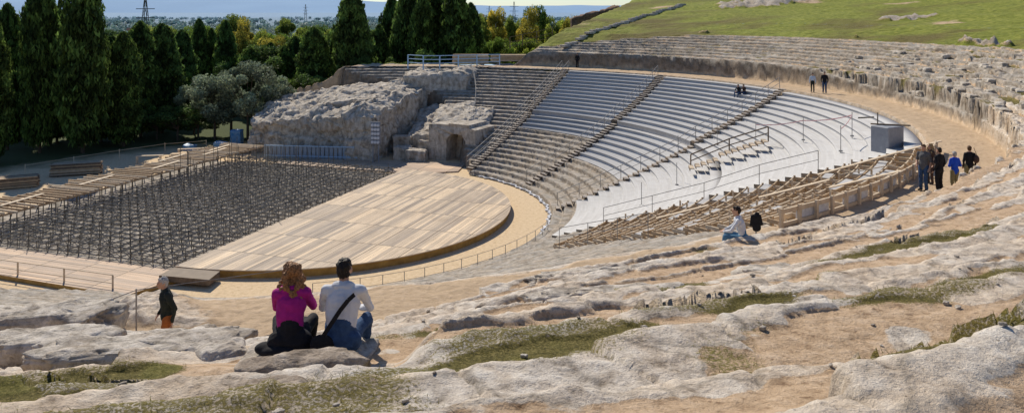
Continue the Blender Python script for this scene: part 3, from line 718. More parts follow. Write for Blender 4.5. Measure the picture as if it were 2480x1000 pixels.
fence('rope_fence',[gp(x_,Y)+(-.5,) for x_,Y in ((60,74),(180,78),(290,82),(400,86),(500,88))],1.1,.03,M_woodl,'rope fence before the cypress trees',(.9,),wob=.1)
fence('terrace_railing',[gp(x_,Y)+(7.8,) for x_,Y in ((988,101),(1025,99),(1065,99),(1110,100),(1155,101),(1210,102))],1.6,.09,M_bluel,'white and pale blue timber terrace railing',(1.,.7,.4))
fence('ramp_railing',[(px(1235,112),112,9.8),(px(1265,112),112,10.2),(px(1300,112),112,10.6),(px(1338,112),112,11.2)],1.5,.07,M_woodd,'rustic timber railing climbing beside the slope',(1.,.5,.1))
m=MB();m.box((px(1095,104),104,6.9),12,3,1.9,.1);o=m.obj('terrace_platform',M_bluel);thing(o,'pale blue painted platform of the upper terrace','terrace')
A=np.arange(-20,48,.8);m=MB()
for i in range(len(A)-1):
    r0=18.35+.10*math.sin(i*1.7)+.1*math.sin(i*.6);r1=18.35+.10*math.sin((i+1)*1.7)+.1*math.sin((i+1)*.6);m.beam(pt(r0,A[i],-.40),pt(r1,A[i+1],-.40),.15+.06*math.sin(i*2.3),.08+.04*math.sin(i))
o=m.obj('white_sheeting',M_cloth);thing(o,'crumpled white sheeting edging the sand ring','sheeting')
def stack(x_,y_,z_,L,W,rows,ang,mats,label):
    e=empty('plank_stack',(x_,y_,z_),label,'plank stack','stacks of planks')
    d=Vector((math.cos(ang),math.sin(ang),0));nn=Vector((-d.y,d.x,0));n=int(W/.24)
    for r in range(rows):
        for i in range(n):
            if r==rows-1 and random.random()<.3: continue
            c=Vector((x_,y_,z_+.12+r*.09))+nn*((i-n/2+.5)*.25)+d*random.uniform(-.12,.12)
            m=MB();m.beam(c-d*L/2,c+d*L/2,.225,.07);par(m.obj('plank',random.choice(mats)),e)
    for s_ in (-.35,.35):
        c=Vector((x_,y_,z_+.04))+d*L*s_;m=MB();m.beam(c-nn*W/2,c+nn*W/2,.1,.08);par(m.obj('support_batten',M_woodd),e)
X,Y=gp(186,74.5);stack(X,Y,-.5,4.2,1.4,12,.35,[M_woodl,M_wood,M_woodd],'stack of weathered planks on sandy ground')
X,Y=gp(30,69);stack(X,Y,-.5,4.0,1.6,10,.45,[M_wood,M_woodd],'stack of brown planks on sandy ground')
X,Y=gp(470,82);stack(X,Y,-.5,4.5,1.4,7,.2,[M_woodl,M_wood],'pale plank stack near the pit')
X,Y=gp(570,86);stack(X,Y,-.5,3,1.4,8,.1,[M_woodl,M_wood],'short plank stack near the outcrop')
X,Y=gp(1140,103.5);stack(X,Y,8.0,4.6,1.6,14,.05,[M_woodl,M_wood],'tall stack of pale planks on the terrace')
X,Y=gp(1235,106);stack(X,Y,8.2,5,1.4,10,.0,[M_woodl,M_wood],'stack of planks on the upper terrace')
for xx,YY in ((360,80),(460,84)):
    X,Y=gp(xx,YY);m=MB();m.beam((X-1.3,Y,.25),(X+1.3,Y+.5,.25),.35,.08)
    for s_ in (-1.1,1.1):
        for t_ in (-.14,.14): m.beam((X+s_,Y+s_*.2+t_,-.5),(X+s_,Y+s_*.2+t_,.22),.08,.08)
    o=m.obj('trestle_bench',M_woodl);thing(o,'simple pale timber trestle bench','bench','trestle benches')
for xx,YY,h in ((535,87,1.1),(573,90,1.9),(460,88,.6)):
    X,Y=gp(xx,YY);o=rockblock('covered_pallet',[(X-.6,Y-.5),(X+.6,Y-.5),(X+.6,Y+.5),(X-.6,Y+.5)],-.5,(h-.5,)*4,(10,8,8),.09,M_tarp,1.5,'pallet load wrapped in blue tarpaulin',int(xx),cat='pallet',group='wrapped pallets',fine=.05)
M_ruin=simple('brown_masonry',(.26,.17,.115),(.11,.07,.05),2.0,.95,.8,.2)
for k,(xa,xb,za,zb) in enumerate(((1385,1450,13.6,15.2),(1450,1500,15,16.4),(1500,1545,15.4,15.6))):
    YY=165;rockblock('ruined_wall',[(px(xa,YY),YY),(px(xb,YY),YY-1),(px(xb,YY),YY+3),(px(xa,YY),YY+3)],2,(za,zb,zb,za),(24,5,40),.28,M_ruin,.9,'brown ruined masonry wall above the trees',k*13,cat='ruin',group='ruined walls',fine=.2)
def pylon(xx,YY,zb,zt):
    X=px(xx,YY);m=MB();n=7
    for i in range(n):
        a=i/n;b=(i+1)/n;wa=(1-a)*2.6+.4;wb=(1-b)*2.6+.4;z0=lerp(zb,zt,a);z1=lerp(zb,zt,b)
        for sx,sy in ((-1,-1),(1,-1),(1,1),(-1,1)):
            m.cyl((X+sx*wa,YY+sy*wa,z0),(X+sx*wb,YY+sy*wb,z1),.2,n=4)
            m.cyl((X+sx*wa,YY+sy*wa,z0),(X-sx*wb if sy==sx else X+sx*wb,YY+sy*wb if sy==sx else YY-sy*wb,z1),.12,n=4)
    for i in (4,5,6):
        z0=lerp(zb,zt,i/n);m.cyl((X-5,YY,z0),(X+5,YY,z0),.2,n=4)
    o=m.obj('lattice_pylon',M_steel);thing(o,'distant steel lattice electricity pylon','pylon','electricity pylons')
pylon(352,420,-12,21);pylon(1245,900,-12,26);pylon(740,1500,-12,28);pylon(1185,1300,-12,24)
M_house=simple('pale_plaster',(.6,.56,.5),None,.2)
M_tile=simple('roof_tile',(.32,.16,.10))
def house(xx,YY,w,h,zb):
    X=px(xx,YY);e=empty('farm_building',(X,YY,zb),'distant pale building with low tiled roof among trees','building','distant buildings')
    m=MB();m.box((X,YY,zb+h/2),w,w*.4,h);par(m.obj('wall',M_house),e)
    m=MB();y0,y1=YY-w*.23,YY+w*.23;z=zb+h
    m.v+=[(X-w*.52,y0,z),(X+w*.52,y0,z),(X+w*.52,y1,z),(X-w*.52,y1,z),(X-w*.52,YY,z+h*.35),(X+w*.52,YY,z+h*.35)]
    m.f+=[[0,1,5,4],[2,3,4,5],[0,4,3],[1,2,5],[0,3,2,1]];m.m+=[0]*5;par(m.obj('roof',M_tile),e)
    for i in range(4):
        m=MB();m.box((X-w*.36+i*w*.24,YY-w*.2-.03,zb+h*.6),w*.07,.1,h*.3);par(m.obj('window',M_dark),e)
house(300,520,12,9,-12);house(330,700,16,9,-12);house(1150,1700,40,15,-12)
m=MB()
for i in range(34):
    t=i/33;X=lerp(7,28.5,t);Y=lerp(101,131,t);z=hgt(X,Y)+.12;m.box((X+random.uniform(-.2,.2),Y,z),1.6,.75,.3,.9+random.uniform(-.2,.2))
o=m.obj('stone_path',M_pale,bevel=.05);struct(o,'pale stone steps climbing the grassy slope')
# ---------------------------------------------------------------- trees
def leaves(P,size,cols,elong=1.,upb=0.):
    n=len(P);u=rng.normal(size=(n,3));u[:,2]+=upb*np.sign(u[:,2]+.01)*1.5;u/=np.linalg.norm(u,axis=1)[:,None]
    w=rng.normal(size=(n,3));v=np.cross(u,w);v/=np.linalg.norm(v,axis=1)[:,None]
    s=(size*(.6+.8*rng.random(n)))[:,None]
    a=u*s*elong;b=v*s*.6
    V=np.stack([P-a,P-b*.9+a*.1,P+a,P+b*.9+a*.1],1).reshape(-1,3)
    return V,np.arange(4*n).reshape(-1,4),np.repeat(cols,4,0)
def shade(n,lo=.45,hi=1.5):
    v=rng.uniform(lo,hi,n)[:,None];return np.concatenate([v*np.ones((n,3)),np.ones((n,1))],1)
def cyp_crown(seed,n=10000):
    t=rng.random(n)**.85;th=rng.uniform(0,2*np.pi,n)
    lob=1+.22*fbm(th*1.3+seed,t*9+seed,3)+.14*fbm(th*3+seed,t*22,2)
    r=.125*(t*7+.35)**.42*(1-t)**.55*1.0*lob
    q=np.sqrt(rng.uniform(.3,1.15,n));P=np.stack([r*q*np.cos(th),r*q*np.sin(th),.05+.95*t],-1)
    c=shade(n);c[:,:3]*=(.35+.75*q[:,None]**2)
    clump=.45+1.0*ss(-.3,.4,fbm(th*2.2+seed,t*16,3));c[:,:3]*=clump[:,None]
    V,Fq,C=leaves(P,.0115,c,1.5,.8)
    tt=np.linspace(0.02,.97,22);aa=np.linspace(0,2*np.pi,13)[:-1];cv=[]
    for a in tt:
        for b in aa: rr_=.125*(a*7+.35)**.42*(1-a)**.55*.6;cv.append((rr_*math.cos(b),rr_*math.sin(b),.05+.95*a))
    k=len(V);i=np.arange(len(cv)).reshape(22,12);j=np.roll(i,-1,1);cf=np.stack([i[:-1],j[:-1],j[1:],i[1:]],-1).reshape(-1,4)+k
    V=np.concatenate([V,cv]);Fq=np.concatenate([Fq,cf]);C=np.concatenate([C,np.tile([.25,.25,.25,1],(len(cv),1))])
    return mesh_np('crown',V,Fq,C,'Col',L_cyp)
def trunk_mesh(h,r,limbs):
    m=MB();m.cyl((0,0,-.03),(0,0,h*.5),r,r*.8,7);m.cyl((0,0,h*.5),(0.01,0,h),r*.8,r*.45,7)
    for l in limbs: m.cyl((0,0,h*.75),tuple(l),r*.4,r*.1,5)
    me=bpy.data.meshes.new('trunk');me.from_pydata(m.v,[],m.f);me.materials.append(M_bark);return me
def broad_crown(seed,n=7500,wide=.42,nb=20,lsz=.018):
    r_=np.random.default_rng(seed);cs=[]
    for i in range(nb):
        a=r_.uniform(0,2*np.pi);zz=r_.uniform(.30,.9);w=wide*math.sin(math.pi*min(1,(zz-.16)/.86))**.6;q=r_.uniform(.35,.9)
        cs.append((w*q*math.cos(a),w*q*math.sin(a),zz,r_.uniform(.07,.16)))
    cs=np.array(cs);k=r_.integers(0,nb,n);d=r_.normal(size=(n,3));d/=np.linalg.norm(d,axis=1)[:,None]
    q=r_.uniform(.45,1.15,n)**.6;P=cs[k,:3]+d*(cs[k,3]*q)[:,None]*np.array([1,1,.8])
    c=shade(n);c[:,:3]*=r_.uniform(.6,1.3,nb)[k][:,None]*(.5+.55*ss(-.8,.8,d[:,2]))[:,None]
    V,Fq,C=leaves(P,lsz,c)
    return mesh_np('crown',V,Fq,C,'Col',L_grn),[tuple(x[:3]*np.array([.85,.85,.95])) for x in cs[:9]]
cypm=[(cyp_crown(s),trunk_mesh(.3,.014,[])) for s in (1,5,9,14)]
brm=[]
for s in (2,6,8,13):
    cm,lm=broad_crown(s);brm.append((cm,trunk_mesh(.42,.022,lm)))
pop=[]
for s in (22,25):
    cm,lm=broad_crown(s,6500,.2,24,.015);pop.append((cm,trunk_mesh(.5,.016,lm)))
def tree(kind,X,Y,zb,H,W,mat,label,name,cat,group):
    cm,tm=random.choice(kind);e=empty(name,(X,Y,zb),label,cat,group);e.rotation_euler[2]=random.uniform(0,6.28)
    for me,nm in ((cm,'crown'),(tm,'trunk')):
        o=bpy.data.objects.new(nm,me);coll.objects.link(o);o.parent=e;o.scale=(W,W,H)
        if nm=='crown': o.material_slots[0].link='OBJECT';o.material_slots[0].material=mat
def gz(X,Y): return float(groundz(np.array(X),np.array(Y)))
def cyp(xx,Y,top,wpx):
    X=px(xx,Y);zb=gz(X,Y)-.1;H=CZ-(top-YH)/F*Y-zb;W=wpx*.88/F*Y/.27
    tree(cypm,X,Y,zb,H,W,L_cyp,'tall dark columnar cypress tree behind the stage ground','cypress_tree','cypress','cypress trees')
for a in ((18,88,12,84),(58,94,50,70),(96,86,-60,88),(138,92,20,78),(200,86,-80,112),(165,95,50,70),(245,93,85,80),(300,90,80,84),(340,97,55,90),(392,100,60,90),(440,112,75,70),(-30,80,30,100),
          (482,128,48,48),(512,130,70,44),(547,126,52,54),(605,116,115,64),(655,122,105,60),(690,118,112,56),(715,120,90,66),(760,112,68,84),(852,112,-16,96),(812,118,68,68),(893,130,75,60),(918,118,62,60),(948,126,-5,68),(985,122,-30,76),(1022,120,-10,72),(1062,124,-40,84),(1105,120,-25,90),(1140,126,10,62),(1085,132,-10,74),
          (60,100,120,90),(270,104,90,84),(370,108,80,80)): cyp(*a)
def broad(xx,Y,top,wpx,mat,label='leafy green tree in the wood behind the theatre',name='leafy_tree',kind=None):
    X=px(xx,Y);zb=gz(X,Y)-.1;H=CZ-(top-YH)/F*Y-zb;W=wpx/F*Y/.85
    tree(kind or brm,X,Y,zb,H,W,mat,label,name,'tree','trees behind the theatre')
for a in ((520,95,165,140),(600,94,150,150),(655,98,170,120),(470,99,195,100),(560,97,185,150)): broad(*a,L_olv,'grey-green olive-like tree with silvery crown','olive_tree')
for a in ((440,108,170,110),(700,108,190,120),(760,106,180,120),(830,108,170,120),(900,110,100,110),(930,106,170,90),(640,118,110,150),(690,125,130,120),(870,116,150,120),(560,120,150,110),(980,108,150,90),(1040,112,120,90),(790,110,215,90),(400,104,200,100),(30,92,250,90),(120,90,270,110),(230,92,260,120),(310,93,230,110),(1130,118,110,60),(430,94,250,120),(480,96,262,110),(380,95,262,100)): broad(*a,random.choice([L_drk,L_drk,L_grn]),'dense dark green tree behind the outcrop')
random.seed(3)
for i in range(95):
    Y=random.uniform(140,300);xx=random.uniform(230,1300);top=lerp(118,56,(Y-140)/160)+random.uniform(-14,22)
    mt=random.choice([L_grn,L_grn,L_drk,L_grn,L_lgt,L_yel if random.random()<.2 else L_grn])
    broad(xx,Y,top,random.uniform(80,150)*160/Y+20,mt)
for a in ((600,190,42,90,L_yel),(560,200,35,80,L_lgt),(660,150,78,90,L_yel),(640,170,70,80,L_lgt),(700,220,45,90,L_lgt)): broad(*a,'leafy tree with yellowing autumn crown')
for i,xx in enumerate(range(1148,1410,17)):
    Y=random.uniform(170,215);broad(xx+random.uniform(-6,6),Y,random.uniform(8,40) if xx<1330 else random.uniform(25,50),random.uniform(60,90),random.choice([L_lgt,L_yel,L_grn,L_lgt,L_grn]),'slender yellow-green poplar-like tree','poplar_tree',pop if i%3 else brm)
for i in range(8):
    broad(1150+i*22,140+random.uniform(-6,10),random.uniform(88,105),70,random.choice([L_grn,L_lgt]),'low green tree beside the terrace')
n=1500;Ps=[];Cs=[]
Yf=np.exp(rng.uniform(np.log(290),np.log(2600),n));Xf=rng.uniform(-.68,.25,n)*Yf
pal=np.array([(.13,.20,.05),(.10,.15,.05),(.18,.24,.06),(.24,.24,.07),(.11,.18,.07)])
haze=np.array((.28,.42,.55))  # haze colour mixed into far leaves by distance
for i in range(n):
    Y=Yf[i];H=rng.uniform(8,13);W=rng.uniform(5,10);m_=110 if Y<700 else 50
    d=rng.normal(size=(m_,3));d/=np.linalg.norm(d,axis=1)[:,None];q=rng.uniform(.4,1.05,m_)[:,None]
    P=d*q*np.array([W,W,H*.42])+np.array([Xf[i],Y,-12+H*.58]);Ps.append(P)
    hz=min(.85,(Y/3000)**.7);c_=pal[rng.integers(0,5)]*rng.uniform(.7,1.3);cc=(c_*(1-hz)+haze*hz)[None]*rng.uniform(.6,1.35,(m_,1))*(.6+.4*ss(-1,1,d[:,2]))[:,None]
    Cs.append(np.concatenate([cc,np.ones((m_,1))],1))
P=np.concatenate(Ps);V,Fq,C=leaves(P,1.0,np.concatenate(Cs))
sz=np.repeat(np.clip(P[:,1]/600,.7,2.2),4)[:,None];V=(V-np.repeat(P,4,0))*sz+np.repeat(P,4,0)
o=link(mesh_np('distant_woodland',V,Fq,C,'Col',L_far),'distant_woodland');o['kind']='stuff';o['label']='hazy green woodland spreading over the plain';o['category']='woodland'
n=150000;pp=rng.uniform(-84,-56,n);rr_=rng.uniform(45.5,59,n);x,y,z,r,g,p,a=height(rr_,pp);keep=(g>.3)
P=np.stack([x,y,z+.005],-1)[keep];m_=len(P);u=rng.normal(size=(m_,3))*.6;u[:,2]=.5;s=(.02+.03*rng.random(m_))[:,None];w=rng.normal(size=(m_,3));w[:,2]=0;w/=np.linalg.norm(w,axis=1)[:,None]
V=np.stack([P-w*.004-[0,0,.03],P+w*.004-[0,0,.03],P+u*s*1.3],1).reshape(-1,3)
o=link(mesh_np('grass_tufts',V,np.arange(3*m_).reshape(-1,3),np.repeat(shade(m_,.4,1.4),3,0),'Col',leaf_mat('dry_grass',(.31,.265,.085),.3)),'grass_tufts');o['kind']='stuff';o['label']='sparse dry grass blades';o['category']='grass'
# ---------------------------------------------------------------- people
def cloth(name,c,c2=None): return simple(name,c,c2,14,.85,.35,.02)
SK=simple('skin',(.50,.30,.21),(.44,.25,.17),20,.55,.05)
def remesh(m,vox,smooth=6):
    me=bpy.data.meshes.new('tmp');me.from_pydata(m.v,[],m.f);me.update();o=bpy.data.objects.new('tmp',me);coll.objects.link(o)
    r=o.modifiers.new('r','REMESH');r.mode='VOXEL';r.voxel_size=vox
    s=o.modifiers.new('s','SMOOTH');s.factor=.5;s.iterations=smooth
    dg=bpy.context.evaluated_depsgraph_get();ev=o.evaluated_get(dg);nm=bpy.data.meshes.new_from_object(ev)
    bpy.data.objects.remove(o);bpy.data.meshes.remove(me)
    nm.polygons.foreach_set('use_smooth',[True]*len(nm.polygons));return nm
def person(X,Y,z,head,pose,top,bottom,shoe,haircol,label,scale=1.,female=False,hair='short',vox=.012,sleeve='long',skirt=False,arms=None,stride=.0,bow=0.,turn=0.,lean=0.,bulk=1.):
    B=[];sh=.165 if female else .19
    def b(p0,p1,r0,r1,l,flat=1.): B.append((Vector(p0),Vector(p1),r0,r1,l,flat))
    if pose=='stand':
        pel,wa,ch,nb,hd=(0,0,.95),(0,.0,1.10),(0,.0+lean,1.30),(0,-.01+lean*1.5,1.475),(0,.025+bow+lean*1.8,1.63-bow*.35)
        for s_,d in ((-1,stride),(1,-stride)):
            hp=(s_*.09,0,.92);kn=(s_*.10,.03+d*.55,.50);an=(s_*.105,-.02+d,.09+max(0,-d)*.12);to=(s_*.12,.15+d,.045)
            b(hp,kn,.092*bulk,.066*bulk,'b');b(kn,an,.066*bulk,.056*bulk,'b');b((an[0],an[1]-.02,.05),to,.045,.036,'s')
            sp=(s_*sh,lean*1.2,1.41)
            el,wr=(arms or {}).get(s_,((s_*(sh+.07),-.05,1.12),(s_*(sh+.06),.07,.88)))
            b(sp,el,.058*bulk,.048*bulk,'t');b(el,wr,.046,.034,'t' if sleeve=='long' else 'k');hand=(Vector(wr),(Vector(wr)-Vector(el)).normalized());hands(b,hand,s_)
    else:
        pel,wa,ch,nb,hd=(0,0,.12),(0,.02,.27),(0,.08,.47),(0,.13,.645),(0,.17+bow,.785-bow*.3)
        for s_ in (-1,1):
            hp=(s_*.09,.02,.11);kn=(s_*.20,.42,.17);an=(s_*.16,.50,-.26);b(hp,kn,.095,.066,'b');b(kn,an,.064,.046,'b');b((an[0],an[1]-.02,-.30),(s_*.17,.66,-.32),.045,.036,'s')
            sp=(s_*sh,.10,.585);el,wr=(arms or {}).get(s_,((s_*(sh+.07),.27,.34),(s_*.10,.46,.27)))
            b(sp,el,.056,.045,'t');b(el,wr,.043,.030,'t' if sleeve=='long' else 'k');hands(b,(Vector(wr),(Vector(wr)-Vector(el)).normalized()),s_)
        b((-.10,-.03,.10),(.10,-.03,.10),.12,.12,'b',.9)
    w=(.9 if female else 1.)*bulk
    b(pel,wa,.155*bulk,.138*w,'b' if pose!='stand' or not bulk>1 else 't',.74);b((wa[0],wa[1],wa[2]-.03),ch,.145*w,.168*w,'t',.70)
    b(ch,(nb[0],nb[1],nb[2]-.10),.168*w,.14*w,'t',.66)
    shz=1.41 if pose=='stand' else .585;shy=lean*1.2 if pose=='stand' else .10
    b((-sh+.01,shy,shz),(sh-.01,shy,shz),.062,.062,'t');b((-.07,shy,shz+.045),(.07,shy,shz+.045),.055,.055,'t')
    b(nb,(hd[0],hd[1]-.01,hd[2]-.06),.056,.052,'k')
    if skirt: b((-.08,.05,.06),(-.1,.35,.12),.13,.1,'b');b((.08,.05,.06),(.1,.35,.12),.13,.1,'b');b((-.1,-.02,.07),(.1,-.02,.07),.16,.16,'b',.8)
    m=MB()
    for p0,p1,r0,r1,l,fl in B: m.cap(p0,p1,r0,r1,fl,14 if r0>.03 else 8)
    Rt=Matrix.Rotation(turn,3,'Z');hc=Vector(hd)
    def hp_(v): return tuple(hc+Rt@Vector(v))
    m.ell(hp_((0,-.005,.015)),(.076,.096,.105),16,12,M=Rt);m.ell(hp_((0,.03,-.055)),(.055,.058,.06),12,8,M=Rt)
    m.ell(hp_((0,.100,-.012)),(.013,.020,.026),8,6);m.ell(hp_((0,.088,.028)),(.05,.012,.012),10,6,M=Rt)
    m.ell(hp_((0,.088,-.058)),(.024,.010,.012),8,6,M=Rt)
    for s_ in (-1,1): m.ell(hp_((s_*.078,-.005,.0)),(.012,.02,.032),8,6,M=Rt)
    me=remesh(m,vox,3);nv=len(me.polygons);cc=np.zeros(nv*3);me.polygons.foreach_get('center',cc);cc=cc.reshape(-1,3)
    best=np.full(nv,1e9);lab=np.zeros(nv,dtype=np.int32);code={'t':1,'b':2,'s':3,'k':0}
    for p0,p1,r0,r1,l,fl in B:
        a=np.array(p0);d=np.array(p1)-a;t=np.clip((cc-a)@d/(d@d),0,1);D=cc-(a+t[:,None]*d);D[:,1]/= (fl if fl<1 else 1)
        dist=np.linalg.norm(D,axis=1)-(r0+(r1-r0)*t);k_=dist<best;best[k_]=dist[k_];lab[k_]=code[l]
    dh=np.linalg.norm(cc-np.array(hc),axis=1);lab[dh<.125]=0
    for q in (SK,top,bottom,shoe): me.materials.append(q)
    me.polygons.foreach_set('material_index',lab)
    co=np.zeros(len(me.vertices)*3);me.vertices.foreach_get('co',co);co=co.reshape(-1,3);far_=np.linalg.norm(co-np.array(hc),axis=1)>.17
    co+= (far_[:,None])*np.stack([.010*fbm3(co[:,0]*9+X,co[:,1]*9,co[:,2]*14,3),.010*fbm3(co[:,0]*9+7,co[:,1]*9+X,co[:,2]*14,3),co[:,2]*0],-1);me.vertices.foreach_set('co',co.ravel());me.update()
    o=link(me,'person',(X,Y,z));o.rotation_euler[2]=math.radians(head-90);o.scale=(scale,)*3;thing(o,label,'person')
    h=MB()
    if hair=='short':
        h.ell(hp_((0,-.022,.035)),(.084,.094,.098),16,12,M=Rt);h.ell(hp_((0,-.045,-.01)),(.072,.062,.075),12,9,M=Rt);h.ell(hp_((0,.04,.085)),(.06,.045,.032),10,8,M=Rt)
    elif hair=='long':
        r_=random.Random(4)
        for i in range(90):
            a=r_.uniform(0,6.28);zz=r_.uniform(-.33,.10);rad=.088*(1.0 if zz<.03 else .7)+.014+.035*max(0,min(1,(-zz)/.15))*(1 if zz>-.25 else .5)
            yy=math.sin(a)*rad*1.0-.035
            if yy>.045 and zz<.05: yy=-.07
            h.ell(hp_((math.cos(a)*rad,yy,zz)),(.026+.014*r_.random(),.028,.04),8,6)
        h.ell(hp_((0,-.025,.035)),(.088,.094,.1),14,10);h.ell(hp_((0,-.06,-.13)),(.10,.06,.16),12,9)
    hm=remesh(h,.009,2);co=np.zeros(len(hm.vertices)*3);hm.vertices.foreach_get('co',co);co=co.reshape(-1,3);c0=co.mean(0);dd=co-c0
    co=co+dd/np.linalg.norm(dd,axis=1)[:,None]*(.014*fbm3(co[:,0]*50,co[:,1]*50,co[:,2]*28,3))[:,None];hm.vertices.foreach_set('co',co.ravel());hm.materials.append(haircol)
    ho=link(hm,'hair',parent=o)
    for s_ in (-1,1):
        q=MB();q.ell(hp_((s_*.030,.087,.012)),(.011,.008,.007),8,6);q.obj('eye',M_dark,o,True)
    return o
def hands(b,h,s_):
    w,d=h;side=Vector((1,0,0));side=(side-d*side.dot(d)).normalized();nn=d.cross(side)
    b(w,w+d*.07,.026,.033,'k',.6)
    for i,(o_,L) in enumerate(((-.027,.055),(-.009,.066),(.010,.062),(.027,.048))):
        p=w+d*.085+side*o_;q=p+d*L*.55+nn*(.008*s_);r=q+d*L*.4+nn*(.022*s_);b(p,q,.0095,.009,'k');b(q,r,.009,.008,'k')
    p=w+d*.035-side*.03*s_;b(p,p+d*.035-side*.022*s_,.011,.010,'k')
T_mag=cloth('magenta_knit',(.42,.02,.23),(.30,.012,.16));T_wht=cloth('white_shirt',(.66,.67,.69),(.58,.59,.62));T_blk=cloth('black_cloth',(.018,.018,.022),(.01,.01,.012))
T_jean=cloth('blue_denim',(.05,.10,.20),(.025,.05,.11));T_jnl=cloth('light_denim',(.10,.22,.34),(.06,.15,.25));T_org=cloth('rust_trousers',(.44,.14,.035),(.30,.09,.03));T_grn=cloth('dark_green_jacket',(.03,.036,.03),(.016,.02,.017))
T_gry=cloth('grey_shirt',(.12,.12,.125));T_blu=cloth('blue_jacket',(.02,.09,.60),(.015,.06,.42));T_ylw=cloth('khaki_trousers',(.25,.22,.12));T_lbl=cloth('pale_blue_shirt',(.55,.62,.72));T_brn=cloth('brown_cloth',(.10,.06,.045))
H_brn=simple('brown_hair',(.16,.085,.035),(.05,.025,.012),60,.6,.5);H_crl=simple('red_blond_hair',(.42,.21,.09),(.10,.04,.015),55,.6,.6);H_blk=simple('dark_hair',(.03,.02,.015),(.01,.008,.006),60,.5,.5);H_wht=simple('grey_hair',(.5,.48,.46),(.25,.24,.23),60,.6,.5);H_bln=simple('blond_hair',(.4,.28,.14),None,60)
SH=simple('dark_shoes',(.03,.025,.022));SHB=simple('brown_shoes',(.12,.06,.03))
X0,Y0=px(765,YC+.1),YC+.1;sz_=SZ
rockblock('seat_rock',[(X0-.80,Y0-.34),(X0+.62,Y0-.38),(X0+.66,Y0+.30),(X0-.75,Y0+.34)],10.0,(sz_-.02,)*4,(40,24,20),.035,M_pale,2.,'pale limestone ledge the couple sit on',5,cat='rock',fine=.03)
wo=person(px(702,YC),YC,sz_,97,'sit',T_mag,T_blk,SH,H_crl,'person in magenta top and black skirt sitting, long curly hair',1.,True,'long',.009,skirt=True,bow=.03,arms={-1:((-.20,.30,.36),(-.04,.40,.48)),1:((.22,.29,.36),(.07,.42,.45))},bulk=1.1)
ma=person(px(826,YC),YC,sz_,90,'sit',T_wht,T_jean,SH,H_blk,'person in white shirt and jeans sitting on the rock ledge',1.05,False,'short',.009,bulk=1.12)
P=[(.155,-.02,.60),(.10,-.075,.56),(.02,-.085,.46),(-.06,-.095,.34),(-.14,-.10,.22),(-.19,-.09,.12)]
e=MB();
for i in range(len(P)-1): e.beam((P[i][0],P[i][1]-.045,P[i][2]),(P[i+1][0],P[i+1][1]-.045,P[i+1][2]),.012,.045)
e.ell((-.17,-.13,.09),(.13,.055,.12),16,10)
o=e.obj('shoulder_bag',T_blk,smooth=False);o.location=ma.location;o.rotation_euler=ma.rotation_euler;o.scale=ma.scale;thing(o,'black crossbody bag with strap over a white shirt','bag')
jm=MB()
jm.ell((0,0,.05),(.22,.12,.07));jm.ell((.15,-.03,.03),(.16,.09,.05));jm.ell((-.14,.04,.06),(.13,.1,.07))
me=remesh(jm,.02,2);me.materials.append(T_blk);o=link(me,'folded_jacket',(px(672,YC-.12),YC-.12,sz_-.02));thing(o,'crumpled black jacket lying on the rock ledge','jacket')
jm=MB();jm.ell((0,0,.04),(.07,.05,.045));jm.ell((.06,.02,.05),(.04,.04,.035));me=remesh(jm,.012,2);me.materials.append(cloth('pink_scarf',(.6,.02,.16),(.3,.01,.08)));o=link(me,'scarf',(px(752,YC-.18),YC-.18,sz_-.01));thing(o,'small bright pink striped scarf on the ledge','scarf')
person(-6.9,15.7,hgt(-6.9,15.7),215,'stand',T_grn,T_org,SHB,H_wht,'person with grey hair, dark jacket and rust trousers walking',.97,False,'short',.011,stride=.14,bow=.03,lean=.02,arms={-1:((-.26,-.09,1.13),(-.24,-.05,.88)),1:((.27,-.05,1.13),(.23,.12,.93))},bulk=1.15)
X,Y=px(1800,20.6),20.6
rockblock('seat_rock',[(X-1.9,Y-1.1),(X+1.2,Y-.2),(X+1.0,Y+.55),(X-2.1,Y-.35)],8.0,(8.86,)*4,(50,16,14),.05,M_pale,1.5,'pale stone ledge beside the walkway',9,fine=.05)
person(X,Y,8.93,160,'sit',T_wht,T_jnl,SH,H_blk,'person in white shirt and pale jeans sitting on stone ledge',1.04,False,'short',.012,turn=.2)
jm=MB();jm.cap((-.08,0,.0),(.08,0,.0),.05,.05);jm.cap((0,0,-.03),(.02,0,-.34),.12,.12,.5);jm.cap((-.1,0,0),(-.14,.03,-.26),.045,.03);jm.cap((.1,0,0),(.16,0,-.22),.045,.035);jm.ell((.03,.02,.05),(.07,.05,.06))
me=remesh(jm,.015,2);me.materials.append(T_blk);o=link(me,'hanging_jacket',(px(1831,21.4),21.4,9.42));thing(o,'small black jacket draped over a thin post','jacket')
m=MB();m.cyl((px(1831,21.4),21.4,8.5),(px(1831,21.4),21.4,9.46),.02);o=m.obj('fence_post',M_rail);thing(o,'thin metal post carrying a black jacket','post')
def onp(xx,Y,*a,**k):
    X=px(xx,Y);return person(X,Y,hgt(X,Y),*a,**k)
onp(2237,30.6,215,'stand',T_gry,T_jean,SH,H_brn,'person in grey short-sleeved shirt and jeans standing',1.03,False,'short',.013,sleeve='short',arms={1:((.26,-.02,1.14),(.18,.16,1.0))},bulk=1.1)
onp(2253,31.8,200,'stand',T_brn,T_brn,SH,H_bln,'person with blond hair in brown clothes',.93,True,'long',.015)
onp(2275,30.2,120,'stand',T_blk,T_blk,SH,H_blk,'person in black jacket and black trousers',1.0,False,'short',.013,bulk=1.15)
onp(2312,30.4,100,'stand',T_blu,T_ylw,SH,H_wht,'person in bright blue jacket, khaki trousers, white hair',.90,True,'short',.013,arms={-1:((-.27,-.02,1.14),(-.12,.17,1.1)),1:((.27,-.02,1.14),(.12,.17,1.1))},bulk=1.2)
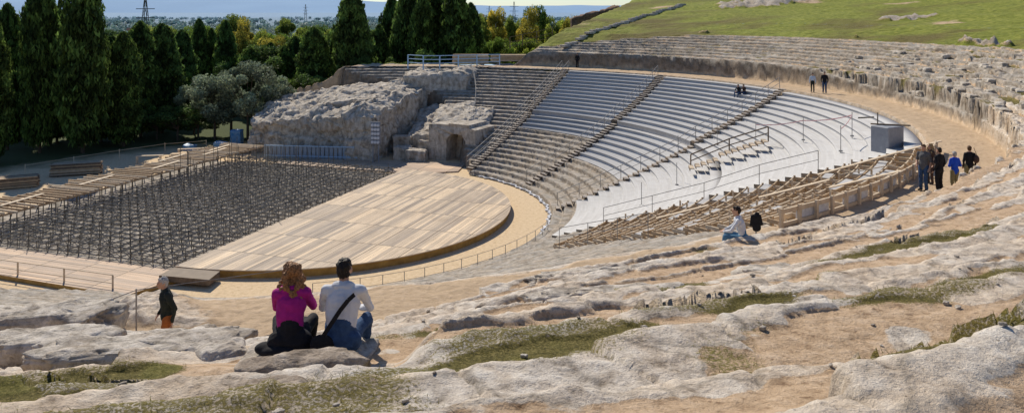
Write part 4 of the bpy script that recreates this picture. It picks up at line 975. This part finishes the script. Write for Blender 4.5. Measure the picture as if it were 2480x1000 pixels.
onp(2348,31.2,80,'stand',T_blk,T_ylw,SHB,H_brn,'person in black jacket carrying a brown bag',.95,True,'short',.013,stride=.15,bulk=1.15)
bm=MB();bm.ell((0,0,0),(.10,.16,.17));bm.cap((0,-.05,.15),(-.1,-.02,.45),.014,.014);me=remesh(bm,.015,2);me.materials.append(T_brn);o=link(me,'handbag',(px(2364,31.1),31.1,9.15));thing(o,'brown leather bag carried at the hip','bag')
onp(1968,67.5,250,'stand',T_lbl,T_grn,SH,H_blk,'person in pale blue shirt on the walkway',.95,False,'short',.02,stride=.1)
onp(1997,67.3,250,'stand',T_blk,T_jean,SH,H_blk,'person in dark jacket on the walkway',1.05,False,'short',.02,stride=.15,bulk=1.1)
onp(1398,98.,250,'stand',T_blk,T_blk,SH,H_blk,'person in black at the top of the stairs',1.0,False,'short',.02)
for xx,mt in ((1790,T_blk),(1803,T_brn)):
    Y=73.6;X=px(xx,Y);R=math.hypot(X-CX,Y-CY);person(X,Y,4.35+.29*math.floor((R-30.5)/.85)+.0,220,'sit',mt,T_jean,SH,H_blk,'person in dark clothes sitting on board seating',1.0,False,'short',.02)
# ---------------------------------------------------------------- camera, light
cam=bpy.data.cameras.new('camera');co=bpy.data.objects.new('camera',cam);coll.objects.link(co);co.location=(0,0,CZ);co.rotation_euler=(math.pi/2,0,0)
cam.sensor_width=36;cam.lens=36*F/2480;cam.shift_y=-(500-YH)/2480;cam.clip_end=60000;cam.clip_start=.1;scene.camera=co
el=math.radians(40);az=math.radians(-27)
ts=Vector((math.sin(az)*math.cos(el),math.cos(az)*math.cos(el),math.sin(el)))
sl=bpy.data.lights.new('sun','SUN');sl.energy=5.0;sl.angle=math.radians(.5);sl.color=(1,.91,.77);so=bpy.data.objects.new('sun',sl);coll.objects.link(so);so.rotation_euler=ts.to_track_quat('Z','Y').to_euler();so.location=(-50,100,120)
w=bpy.data.worlds.new('World');scene.world=w;w.use_nodes=True;nt=w.node_tree;sk=nt.nodes.new('ShaderNodeTexSky');sk.sky_type='NISHITA';sk.sun_disc=False;sk.sun_elevation=el;sk.sun_rotation=az
sk.dust_density=.1;sk.ozone_density=3.;sk.air_density=1.
mx=nt.nodes.new('ShaderNodeMix');mx.data_type='RGBA';mx.blend_type='MULTIPLY';mx.inputs[0].default_value=1;mx.inputs[7].default_value=(.85,.95,1.10,1)
nt.links.new(sk.outputs[0],mx.inputs[6]);nt.links.new(mx.outputs[2],nt.nodes['Background'].inputs[0]);nt.nodes['Background'].inputs[1].default_value=.095
scene.view_settings.view_transform='Standard';scene.view_settings.look='None';scene.view_settings.exposure=0
